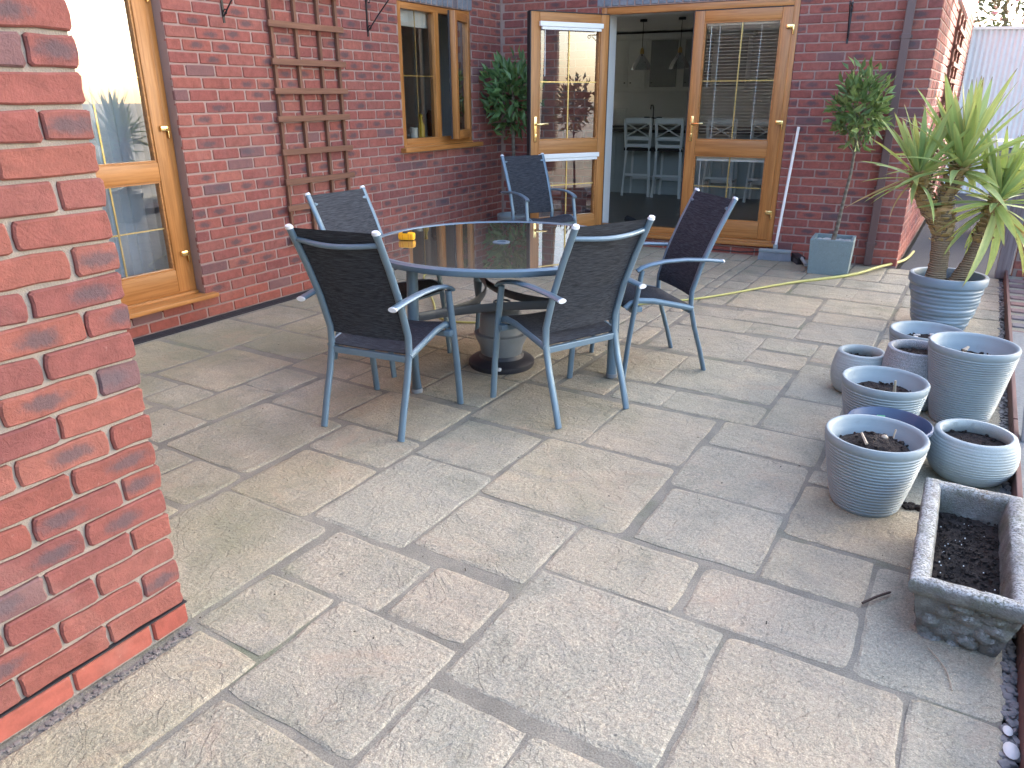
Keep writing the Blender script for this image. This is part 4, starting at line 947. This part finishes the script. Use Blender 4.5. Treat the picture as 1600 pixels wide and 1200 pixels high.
# stone trough with cobbles in relief
t = thing('stone_trough', 'weathered stone trough with cobble relief and dark soil at the lower right', 'trough', (.182, 2.375, 0), R(.5))
NS, NL = 26, 56
def ring(hw, hl, z, f):
    pts = []
    for (ax, ay, bx, by, n) in ((-hw, -hl, hw, -hl, NS), (hw, -hl, hw, hl, NL), (hw, hl, -hw, hl, NS), (-hw, hl, -hw, -hl, NL)):
        nx, ny = (by - ay), -(bx - ax); L = math.hypot(nx, ny); nx /= L; ny /= L
        for i in range(n):
            q = i / n; x, y = ax + (bx - ax) * q, ay + (by - ay) * q; e = min(q, 1 - q)
            d = f(x, y, z) * min(1, e * 12 + .15); pts.append((x + nx * d, y + ny * d, z + .0035 * noise.noise((x * 30, y * 30, z * 9 + 4))))
    return pts
def cob(x, y, z):
    d, _ = noise.voronoi((x * 17, y * 17, z * 21)); e = d[1] - d[0]; return .021 * min(1, e * 2.2) ** .8 - .010 + .002 * noise.noise((x * 80, y * 80, z * 80))
rough_ = lambda x, y, z: .003 * noise.noise((x * 45, y * 45, z * 45))
rings = []
for k in range(15): q = k / 14; rings.append(ring(.096 + .032 * q, .292 + .034 * q, .0 + .150 * q, cob))
for hw, hl, z in ((.134, .332, .153), (.141, .339, .158), (.146, .344, .170), (.147, .345, .190), (.143, .341, .199), (.136, .334, .203), (.122, .320, .204), (.108, .306, .202), (.100, .298, .197), (.095, .293, .186), (.092, .289, .160), (.088, .284, .12), (.085, .28, .085)):
    rings.append(ring(hw, hl, z, rough_))
n = len(rings[0]); b = MB(); vs = [p for r_ in rings for p in r_]
fs = [(k * n + i, k * n + (i + 1) % n, (k + 1) * n + (i + 1) % n, (k + 1) * n + i) for k in range(len(rings) - 1) for i in range(n)]
fs.append(tuple(range(n))[::-1]); b.add(vs, fs); b.build('body', M_stone, t, True)
vs = []
for j in range(31):
    for i in range(13): x = -.092 + .184 * i / 12; y = -.285 + .57 * j / 30; vs.append((x, y, .108 + .010 * noise.noise((x * 22, y * 22, 2)) + .006 * noise.noise((x * 80, y * 80, 7))))
b = MB(); b.add(vs, [(j * 13 + i, j * 13 + i + 1, (j + 1) * 13 + i + 1, (j + 1) * 13 + i) for j in range(30) for i in range(12)]); b.build('soil', M_soil, t, True)
c = MB(); rg = random.Random(9)
for k in range(26):
    s = rg.uniform(.0008, .002); c.box(-s, s, -s, s, -s, s, M=Matrix.Translation((rg.uniform(-.08, .08), rg.uniform(-.27, .27), .118)) @ Matrix.Rotation(rg.uniform(0, 3), 4, 'X'))
tag(c.build('white_grit', plain('white_grit', (.7, .7, .68), .8), t), kind='stuff')
c = MB(); rg = random.Random(10)
for k in range(420):
    q = rg.uniform(.002, .006); c.box(-q, q, -q * .8, q * .8, -q * .6, q * .6, b=q * .35, M=Matrix.Translation((rg.uniform(-.085, .085), rg.uniform(-.275, .275), .110 + rg.uniform(0, .008))) @ Matrix.Rotation(rg.uniform(0, 6), 4, 'Z') @ Matrix.Rotation(rg.uniform(0, 3), 4, 'X'))
tag(c.build('soil_crumbs', M_soil, t), kind='stuff')
o = MB(); rg = random.Random(12)
for k in range(26):
    s = rg.uniform(.005, .014); o.box(-s, s, -s * .7, s * .7, 0, s, b=s * .4, M=Matrix.Translation((.02 + rg.gauss(0, .03), 2.86 + rg.gauss(0, .02), 0)) @ Matrix.Rotation(rg.uniform(0, 6), 4, 'Z'))
tag(o.build('spilled_soil', M_soil), kind='stuff')

# ------------------------------------------------------------ yucca
def leaf_mesh(L, wd, droop, fold, rg):
    n = 12; vs = []; bp = []; ph = rg.uniform(-.4, .4)
    for i in range(n + 1):
        q = i / n; hw = wd / 2 * (.55 + .9 * q - .4 * q * q) * (1 - q ** 5) + .0008 if q < 1 else .0008
        hw = wd / 2 * (min(1, .5 + 1.6 * q) if q < .4 else 1) * (1 - max(0, (q - .45) / .55) ** 1.8) + .0012
        y = L * (q - .12 * droop * q ** 3); z = L * (-droop * .55 * q ** 2.4); tw = ph * q
        for k, x in enumerate((-1, -.5, 0, .5, 1)):
            xx = x * hw; zz = abs(x) * hw * fold
            vs.append((xx * math.cos(tw) - zz * math.sin(tw), y, z + zz * math.cos(tw) + xx * math.sin(tw))); bp.append((x, q, 0))
    b = MB(); b.add(vs, [(i * 5 + k, i * 5 + k + 1, (i + 1) * 5 + k + 1, (i + 1) * 5 + k) for i in range(n) for k in range(4)]); b.bp = bp; b.br = [0.0] * len(vs); return b
rg = random.Random(21)
YL = [leaf_mesh(rg.uniform(.42, .54), rg.uniform(.042, .052), d, .32, rg).mesh('leaf', M_yucca, True) for d in (.02, .05, .08, .12, .2, .3, .45)]
YD = [leaf_mesh(rg.uniform(.30, .42), .034, d, .5, rg).mesh('leaf', M_ydead, True) for d in (.1, .5, .8)]
YP = Vector((-.054, 5.584, 0))
pt = thing('plant_pot', 'big slate blue pot with wavy ridges holding the yucca', 'plant pot', YP)
prof = [(.001, .003), (.150, .003), (.158, .006)]
for i in range(60): q = i / 59; prof.append((.160 + .058 * q ** .8 + .0022 * math.sin(i * 1.15), .01 + .275 * q))
prof += [(.217, .288), (.221, .296), (.229, .302), (.231, .315), (.231, .345), (.226, .354), (.216, .356), (.206, .352), (.201, .340), (.199, .31), (.19, .25)]
b = MB(); b.lathe(prof, 84, wob=lambda a, z, i: 0 if z > .285 or z < .007 else .0085 * noise.noise((math.cos(a) * 1.4 + 5, math.sin(a) * 1.4, z * 34)) ); b.build('body', M_potyuc, pt, True)
soil_disc(pt, .195, .285, .01, 15)
yu = thing('yucca', 'spiky yucca with three leafy heads on rough trunks in the slate blue pot', 'plant', YP + Vector((0, 0, .28)))
def L3(px, pz, dy=0): return Vector((px + .054, dy, pz - .28))     # world x,z at the pot's depth -> local
trunks = [([L3(-.130, .28), L3(-.125, .42, .01), L3(-.140, .60, 0), L3(-.160, .70, 0), L3(-.175, .80, .0), L3(-.13, .95, .0), L3(-.105, 1.05, .02)], [.062, .056, .055, .062, .048, .040, .034]),
          ([L3(-.165, .66, -.01), L3(-.250, .77, -.02), L3(-.310, .88, -.03), L3(-.335, .98, -.04)], [.045, .048, .042, .034]),
          ([L3(-.01, .30, .03), L3(.04, .42, .04), L3(.075, .55, .05), L3(.105, .72, .06), L3(.12, .82, .06)], [.045, .042, .040, .038, .032])]
for pts, rr in trunks:
    P = []; RR = []
    for i in range(len(pts) - 1):
        for q in [k / 6 for k in range(6)]: P.append(pts[i].lerp(pts[i + 1], q)); RR.append((rr[i] + (rr[i + 1] - rr[i]) * q) * (1 + .06 * math.sin(len(P) * 2.3)))
    P.append(pts[-1]); RR.append(rr[-1]); b = MB(); b.tube(P, RR, 14, up=(0, 1, 0)); b.build('trunk', M_ybark, yu, True)
    c = MB()
    for i in range(len(P)):
        if P[i].z < .28: continue
        for k in range(13):
            a = rg.uniform(0, 6.28); r_ = RR[i] * .95; s = rg.uniform(.010, .024)
            Mx = Matrix.Translation(P[i] + Vector((r_ * math.cos(a), r_ * math.sin(a), rg.uniform(-.01, .01)))) @ Matrix.Rotation(a, 4, 'Z') @ Matrix.Rotation(R(rg.uniform(-70, -30)), 4, 'Y')
            c.box(-.003, s * 1.8, -s, s, -.0015, .0015, M=Mx)
    tag(c.build('leaf_stubs', M_ydead, yu), kind='stuff')
def head(c, n, seed, az0=None, low=-25, sc=1.0):
    rg = random.Random(seed)
    for i in range(n):
        q = i / n; el = 86 - (86 - low) * q ** 1.4 + rg.uniform(-7, 7); az = i * 137.5 + rg.uniform(-18, 18)
        me = YL[min(6, int(q * 6.2 + rg.uniform(0, 1.2)))]
        o = link('leaf', me, yu); o.location = c + Vector((0, 0, -.06 * q + .02)); s = sc * rg.uniform(.82, 1.12); o.scale = (s, s, s)
        o.rotation_euler = (R(el), R(rg.uniform(-25, 25)), R(az))
head(L3(-.335, .97, -.04), 34, 31, sc=.84)
head(L3(-.105, 1.03, .02), 62, 32, sc=1.06, low=-15)
head(L3(.125, .83, .06), 62, 33, sc=.95, low=-62)
for i, (c, az, el) in enumerate(((L3(-.335, .97, -.05), 112, -24), (L3(-.335, .95, -.05), 95, -50), (L3(.12, .80, .05), 200, -72), (L3(.10, .78, .05), 160, -80), (L3(-.10, 1.0, .0), -95, -55), (L3(-.2, .75, 0), 120, -60))):
    o = link('leaf', YD[i % 3], yu); o.location = c; o.rotation_euler = (R(el), R(20 * i), R(az)); s = (1.25, .9, 1.1, 1, .9, .8)[i]; o.scale = (s, s, s); o['label'] = 'withered straw coloured leaf'

# ------------------------------------------------------------ bay trees
def leaf_cloud(par, name, m, c, rad, n, L, seed, lump=.35, hollow=.35):
    rg = random.Random(seed); vs = []; fs = []
    for k in range(n):
        d = Vector((rg.gauss(0, 1), rg.gauss(0, 1), rg.gauss(0, 1))).normalized(); f = noise.noise(d * 1.9 + Vector((seed, 0, 0)))
        r_ = (hollow + (1 - hollow) * rg.random() ** .5) * (1 + lump * f)
        p = Vector((c[0] + d.x * rad[0] * r_, c[1] + d.y * rad[1] * r_, c[2] + d.z * rad[2] * r_))
        ax = (d + Vector((rg.gauss(0, .6), rg.gauss(0, .6), rg.gauss(.35, .6)))).normalized(); sd = ax.cross(Vector((rg.gauss(0, 1), rg.gauss(0, 1), rg.gauss(0, 1)))).normalized(); up = sd.cross(ax)
        l = L * rg.uniform(.7, 1.25); w_ = l * .2; o = len(vs)
        vs += [tuple(p), tuple(p + ax * l * .45 + sd * w_ + up * l * .06), tuple(p + ax * l * .48 - up * l * .03), tuple(p + ax * l * .45 - sd * w_ + up * l * .06), tuple(p + ax * l - up * l * .10)]
        fs += [(o, o + 1, o + 2), (o, o + 2, o + 3), (o + 1, o + 4, o + 2), (o + 2, o + 4, o + 3)]
    b = MB(); b.add(vs, fs); return b.build(name, m, par)
sq = thing('square_planter', 'square speckled grey planter with a clipped bay tree against the far wall', 'plant pot', (-.985, 6.985, 0), R(4))
b = MB(); hh = .302; prof = [(.158, 0), (.160, .004), (.171, hh - .006), (.169, hh), (.145, hh), (.142, hh - .005), (.140, hh - .06)]
vs = []; 
for r_, z in prof: vs += [(-r_, -r_, z), (r_, -r_, z), (r_, r_, z), (-r_, r_, z)]
b.add(vs, [(k * 4 + i, k * 4 + (i + 1) % 4, (k + 1) * 4 + (i + 1) % 4, (k + 1) * 4 + i) for k in range(len(prof) - 1) for i in range(4)] + [(3, 2, 1, 0)]); b.build('body', M_potsq, sq)
b = MB(); b.box(-.145, .145, -.145, .145, .20, .262); b.build('soil', M_soil, sq)
c = MB(); rg = random.Random(3)
for k in range(90):
    s = rg.uniform(.008, .016); c.box(-s, s, -s * .8, s * .8, -s * .5, s * .5, b=s * .4, M=Matrix.Translation((rg.uniform(-.13, .13), rg.uniform(-.13, .13), .268)) @ Matrix.Rotation(rg.uniform(0, 6), 4, 'Z'))
tag(c.build('pale_gravel', plain('pale_gravel', (.45, .46, .45), .8, 0, .3, 40), sq), kind='stuff')
ba = thing('bay_tree', 'small bay tree with a bare slender stem in the square planter', 'tree', (-.985, 6.985, .26))
b = MB(); b.tube([(-.005, 0, 0), (.015, .0, .12), (.035, -.01, .35), (.06, -.02, .58), (.065, -.03, .80), (.07, -.03, 1.05)], [.020, .017, .014, .013, .011, .006], 10, up=(0, 1, 0))
b.build('trunk', M_bark, ba, True)
b = MB(); rg = random.Random(4)
for k in range(26):
    z = rg.uniform(.72, 1.1); a = rg.uniform(0, 6.28); r_ = rg.uniform(.08, .17); b.tube([(.066, -.03, z), (.066 + .5 * r_ * math.cos(a), -.03 + .5 * r_ * math.sin(a), z + .05), (.066 + r_ * math.cos(a), -.03 + r_ * math.sin(a), z + rg.uniform(.05, .16))], [.005, .004, .002], 5)
b.build('branches', M_bark, ba)
leaf_cloud(ba, 'crown', M_bay, (.068, -.03, 1.10), (.195, .195, .28), 470, .105, 5, .65, .2)
la = thing('laurel', 'leafy green laurel in the corner behind the open door leaf', 'tree', (-4.13, 6.80, 0))
b = MB(); b.tube([(0, 0, .25), (.02, 0, .6), (-.01, .02, 1.1), (0, 0, 1.6)], [.024, .02, .017, .008], 10, up=(0, 1, 0)); b.build('trunk', M_bark, la, True)
leaf_cloud(la, 'crown', M_laurel, (0, 0, 1.46), (.26, .22, .33), 420, .13, 8, .45, .2)
ribbed('plant_pot', 'blue grey pot of the laurel, mostly hidden behind the lone chair', -4.13, 6.80, .30, .17, .12, M_pot, 20, .25, .01, 19)

# ------------------------------------------------------------ broom, brush, hose
BT = CN + tB * 3.0
t = thing('broom', 'grey broom with a white handle leaning on the far wall beside the doors', 'broom', (-1.515, 7.235, 0), R(8))
b = MB(); b.box(-.145, .145, -.028, .028, .075, .105, b=.01); b.box(-.02, .02, -.02, .02, .10, .15, b=.006); b.build('head', M_pot, t, True)
c = MB(); rg = random.Random(6)
for i in range(46):
    for j in range(4):
        x = -.138 + .276 * i / 45; y = -.020 + .0133 * j; c.tube([(x, y, .078), (x * 1.06 + rg.uniform(-.004, .004), y * 1.5 - .006, .002)], .0022, 4)
tag(c.build('bristles', plain('grey_bristle', (.30, .34, .38), .8), t), kind='stuff')
b = MB(); b.tube([(0, 0, .13), (.065, .09, 1.19)], .0125, 12, up=(0, 1, 0)); b.build('handle', M_white, t, True)
t = thing('hand_brush', 'black hand brush with a pale handle lying between broom and planter', 'brush', (-1.30, 7.235, 0), R(-62))
b = MB(); b.box(-.11, .11, -.035, .035, .05, .075, b=.012); b.build('block', M_black, t, True)
c = MB()
for i in range(24):
    for j in range(5): x = -.10 + .2 * i / 23; y = -.026 + .013 * j; c.tube([(x, y, .055), (x * 1.1, y * 1.4, .002)], .004, 4)
tag(c.build('bristles', M_black, t), kind='stuff')
b = MB(); b.tube([(.10, 0, .062), (.16, 0, .05), (.25, 0, .03)], [.016, .014, .016], 10); b.build('handle', M_potpale, t, True)
M_hose = plain('yellow_hose', (.45, .42, .13), .45, 0, .1)
def smooth(pts, k=6):
    P = [Vector(p) for p in pts]; out = []
    for i in range(len(P) - 1):
        a, b_, c, d = P[max(i - 1, 0)], P[i], P[i + 1], P[min(i + 2, len(P) - 1)]
        for q in [j / k for j in range(k)]: out.append(.5 * ((2 * b_) + (c - a) * q + (2 * a - 5 * b_ + 4 * c - d) * q * q + (3 * b_ - a - 3 * c + d) * q ** 3))
    return out + [P[-1]]
h = [(-.42, 8.3, .012), (-.46, 7.75, .018), (-.62, 7.25, .03), (-.80, 6.85, .014), (-1.19, 6.285, .012), (-1.63, 5.49, .01), (-2.03, 5.01, .009), (-2.57, 4.25, .009), (-2.80, 4.02, .009), (-3.05, 4.02, .009), (-3.35, 4.35, .009), (-3.75, 4.78, .009), (-3.98, 5.10, .009), (-3.85, 5.45, .009), (-3.5, 5.5, .009)]
hp = smooth(h); rr = [.0125 if p.y > 6.2 and p.x > -1.4 else .007 for p in hp]
for i in range(len(rr)): rr[i] = sum(rr[max(0, i - 4):i + 5]) / len(rr[max(0, i - 4):i + 5])
b = MB(); b.tube(hp, rr, 10); o = b.build('garden_hose', M_hose, None, True); tag(o, 'yellow hose snaking across the patio and under the table', 'hose')
o = MB(); o.tube(smooth([(-.066, 2.142, .006), (-.03, 2.19, .014), (.002, 2.24, .01)]), [.004] * 12 + [.002], 6); tag(o.build('twig', plain('dark_twig', (.07, .045, .035), .9), None, True), 'dark broken twig lying on the joint left of the stone trough', 'twig')
o = MB(); o.tube(smooth([(.12, 2.03, .003), (.165, 1.96, .004), (.185, 1.88, .003)]), .0016, 5); tag(o.build('twig', M_dry, None, True), 'thin pale curved stem lying in front of the stone trough', 'twig')

o = MB(); rg = random.Random(33)
for k in range(120):
    x, y = rg.uniform(-3.6, .28), rg.uniform(.9, 6.5)
    q = rg.uniform(.001, .0028); l = rg.choice((1, 1, 1.6, 2.4)); o.box(-q * l, q * l, -q * .7, q * .7, 0, q * .8, M=Matrix.Translation((x, y, .0)) @ Matrix.Rotation(rg.uniform(0, 6), 4, 'Z'))
tag(o.build('scattered_debris', plain('dark_crumbs', (.05, .04, .03), .95, 0, .5, 80)), kind='stuff')
# ------------------------------------------------------------ right-hand edge: gravel strip, edging, raised ground
M_peb = plain('mixed_pebble', (.20, .19, .19), .7, 0, .45, 25)
rg = random.Random(14); b = MB()
for k in range(1500):
    y = rg.uniform(.9, 7.3) if k % 3 else rg.uniform(1.2, 4.2); s = rg.uniform(.005, .013); x = rg.uniform(.297, .328)
    b.box(-s, s, -s * rg.uniform(.6, 1), s * .8, -s * .5, s * .5, b=s * .45, M=Matrix.Translation((x, y, -.012 + rg.uniform(-.006, .01))) @ Matrix.Rotation(rg.uniform(0, 6), 4, 'Z') @ Matrix.Rotation(rg.uniform(-.5, .5), 4, 'X'))
tag(b.build('gravel_strip', M_peb), kind='stuff')
b = MB(); b.box(.294, .331, .5, 7.4, -.08, -.022); tag(b.build('gravel_bed', M_soil), kind='structure')
M_peble = plain('white_pebble', (.66, .64, .62), .6)
def pebble(x, y, s, label):
    o = MB(); o.lathe([(.001, -.4), (.6, -.32), (1, 0), (.7, .34), (.001, .46)], 14); o.v = [(a * s * .8, c_ * s * 1.3, z * s * .9) for a, c_, z in o.v]
    o = o.build('pebble', M_peble, None, True); o.location = (x, y, .004); tag(o, label, 'stone', 'white pebbles in the gravel strip'); return o
pebble(.312, 1.735, .022, 'largest white pebble in the gravel strip at the lower right corner'); pebble(.306, 1.80, .014, 'small white pebble just above the largest one in the gravel strip'); pebble(.316, 3.62, .020, 'pale brown pebble beside the foot of the tallest ribbed pot')
t = thing('timber_edging', 'low reddish timber edging board along the gravel strip', 'edging', (.338, 0, 0))
M_edge = wood_mat('reddish_timber', (.10, .048, .042), (.155, .078, .066), 1, .8)
for a, c in ((.3, 2.05), (2.06, 3.8), (3.81, 5.6), (5.61, 7.42)):
    b = MB(); b.box(-.007, .012, a, c, -.06, .078 + random.uniform(-.004, .004), b=.004); b.build('board', M_edge, t)
g = MB(); g.box(.352, 2.6, -.5, 5.45, -.05, .062); tag(g.build('raised_ground', plain('pale_grey_chippings', (.19, .195, .195), .95, 0, .35, 60, .9, 160)), kind='structure')
g = MB(); g.box(.352, 2.6, 5.45, 7.42, -.05, .03); bp_ = tag(g.build('block_path', M_joint), kind='structure')
_bm = [brick_mesh(.20, .095, .03, brick_mat('paving_block', [(.17, .075, .07), (.15, .14, .15), (.20, .10, .085), (.13, .12, .135)], .3, .85), k, .6) for k in range(4)]
for j in range(18):
    for i in range(3):
        o = link('paving_block', _bm[(i * 3 + j * 7) % 4], bp_); o.location = (.46 + i * .21 + (.10 if j % 2 else 0), 5.52 + j * .105, .040); o.rotation_euler = (R(-90), 0, 0)
WG = wall('low weathered brick garden wall at the far end of the patio, right', (.385, 7.50, 0), 0)
core(.005, 1.6, -.05, .66, [], .006, .21).build('mortar', M_mortar, WG)
lay(WG, 0, 1.6, 0, 9, [], M_brick, 60, key=lambda i: i[0], plinth=0, phase=.03)
M_grey = wood_mat('weathered_grey_timber', (.12, .095, .10), (.20, .17, .175), 2, .9)
for i, (x, y, hz) in enumerate(((.315, 7.47, .80),)):
    b = MB(); b.box(-.05, .05, -.05, .05, 0, hz, b=.006); o = b.build('timber_post', M_grey); o.location = (x, y, 0); tag(o, 'weathered grey timber post at the end of the low brick wall', 'post')
b = MB(); b.box(-.040, .040, -.013, .013, 0, .34, b=.005); o = b.build('weathered_plank', wood_mat('silvered_plank', (.16, .17, .18), (.30, .29, .29), 2, .9)); o.location = (.375, 3.62, .06); o.rotation_euler = (R(-8), R(4), R(85)); tag(o, 'silvered weathered plank standing against the edging by the tall ribbed pot', 'plank')

# ------------------------------------------------------------ beyond the patio
t = thing('corrugated_fence', 'tall white corrugated sheet fence behind the yucca', 'fence', (-.52, 14.42, 0), R(27))
M_sheet = plain('white_corrugated_sheet', (.78, .80, .82), .5, 0, .06, 3)
b = MB(); vs = []; n = 90
for k in range(n):
    x = k * .082
    for (u, v) in ((0, 0), (.017, -.040), (.030, -.044), (.052, -.002), (.068, 0)):
        for z in (-.1, 2.40): vs.append((x + u, v, z))
b.add(vs, [(2 * i, 2 * i + 2, 2 * i + 3, 2 * i + 1) for i in range(len(vs) // 2 - 1)]); b.build('sheet', M_sheet, t)
b = MB(); b.box(-.02, n * .082, -.055, .03, 2.39, 2.43); b.build('capping', M_white, t)
fs_ = thing('flowering_shrub', 'tall shrub with pink blossom behind the white fence', 'shrub', (.35, 16.3, 0))
b = MB(); b.tube([(0, 0, 0), (.05, 0, 1.2), (0, .05, 2.6)], [.09, .07, .03], 8); b.build('trunk', M_bark, fs_)
leaf_cloud(fs_, 'crown', leaf_mat('dull_shrub_leaf', [(.05, .07, .03), (.09, .11, .05), (.14, .08, .05), (.07, .09, .05)]), (0, 0, 2.7), (1.7, 1.0, 1.3), 2600, .16, 41, .3, .3)
leaf_cloud(fs_, 'blossom', leaf_mat('pink_blossom', [(.55, .22, .26), (.65, .36, .36), (.60, .48, .44), (.5, .2, .2)]), (0, -.1, 2.8), (1.65, 1.0, 1.25), 420, .14, 42, .3, .75)
t = thing('wheeled_bin', 'dark bin with a white lid beside the house end, behind the yucca', 'bin', (.34, 9.9, -.02))
b = MB(); b.box(-.22, .22, -.25, .25, .05, .95, b=.02); b.build('body', M_greypl, t); b = MB(); b.box(-.26, .26, -.30, .30, .955, 1.02, b=.015); b.build('lid', M_white, t)
for sx in (-1, 1):
    b = MB(); b.tube([(sx * .20, .27, .09), (sx * .24, .27, .09)], .09, 14); b.build('wheel', M_black, t)
# unseen trees added beyond the right-hand side: their high crowns keep the sun off the patio
M_tree = leaf_mat('garden_tree_leaf', [(.03, .06, .02), (.05, .09, .03), (.07, .12, .04)])
TL = ('tall leafy garden tree, nearest of the row beyond the right side', 'tall leafy garden tree, second nearest of the row beyond the right side', 'tall leafy garden tree, third of the row beyond the right side', 'low round garden tree, farthest of the row beyond the right side')
for i, (x, y, rz_, zc, zr) in enumerate(((6.3, 6.6, 2.9, 6.8, 2.4), (6.3, 11.0, 2.9, 7.3, 2.8), (6.2, 13.6, 2.4, 8.0, 3.5), (6.3, 16.9, 2.7, 4.9, 1.8))):
    t = thing('garden_tree', TL[i], 'tree', (x, y, -.09), 0, 'garden trees beyond the right side')
    b = MB(); b.tube([(0, 0, 0), (.05, .05, 2.5), (0, 0, 5), (0, .1, 7.5)], [.22, .17, .13, .05], 10, up=(0, 1, 0)); b.build('trunk', M_bark, t, True)
    b = MB()
    for k in range(9):
        a = k * 2.4; b.tube([(0, 0, 4 + k * .28), (.8 * math.cos(a), .8 * math.sin(a), 5 + k * .28), (1.7 * math.cos(a), 1.7 * math.sin(a), 5.7 + k * .3)], [.07, .05, .02], 6)
    b.build('limbs', M_bark, t)
    leaf_cloud(t, 'crown', M_tree, (0, 0, zc), (1.6, rz_, zr), 5200, .42, 50 + i, .12, .15)
hd = thing('hedge', 'tall clipped green hedge closing the garden behind the viewer', 'hedge', (0, -5.2, -.09))  # unseen, added so the door panes reflect something dark
b = MB(); b.box(-7, 7, -.35, .35, 0, 3.3); b.build('hedge_core', plain('hedge_inside', (.03, .04, .02), .9), hd)
rg = random.Random(77); vs = []; fs = []
for k in range(6000):
    p = Vector((rg.uniform(-7.1, 7.1), rg.choice((.36, .40, .44)), rg.uniform(0, 3.4))); d = Vector((rg.gauss(0, 1), abs(rg.gauss(.5, .5)), rg.gauss(.3, .8))).normalized(); sd = d.cross(Vector((rg.gauss(0, 1), .2, rg.gauss(0, 1)))).normalized(); o_ = len(vs)
    vs += [tuple(p), tuple(p + d * .07 + sd * .035), tuple(p + d * .16), tuple(p + d * .07 - sd * .035)]; fs += [(o_, o_ + 1, o_ + 2, o_ + 3)]
b = MB(); b.add(vs, fs); tag(b.build('hedge_leaves', M_tree, hd), kind='stuff')
print('objects', len(bpy.data.objects))
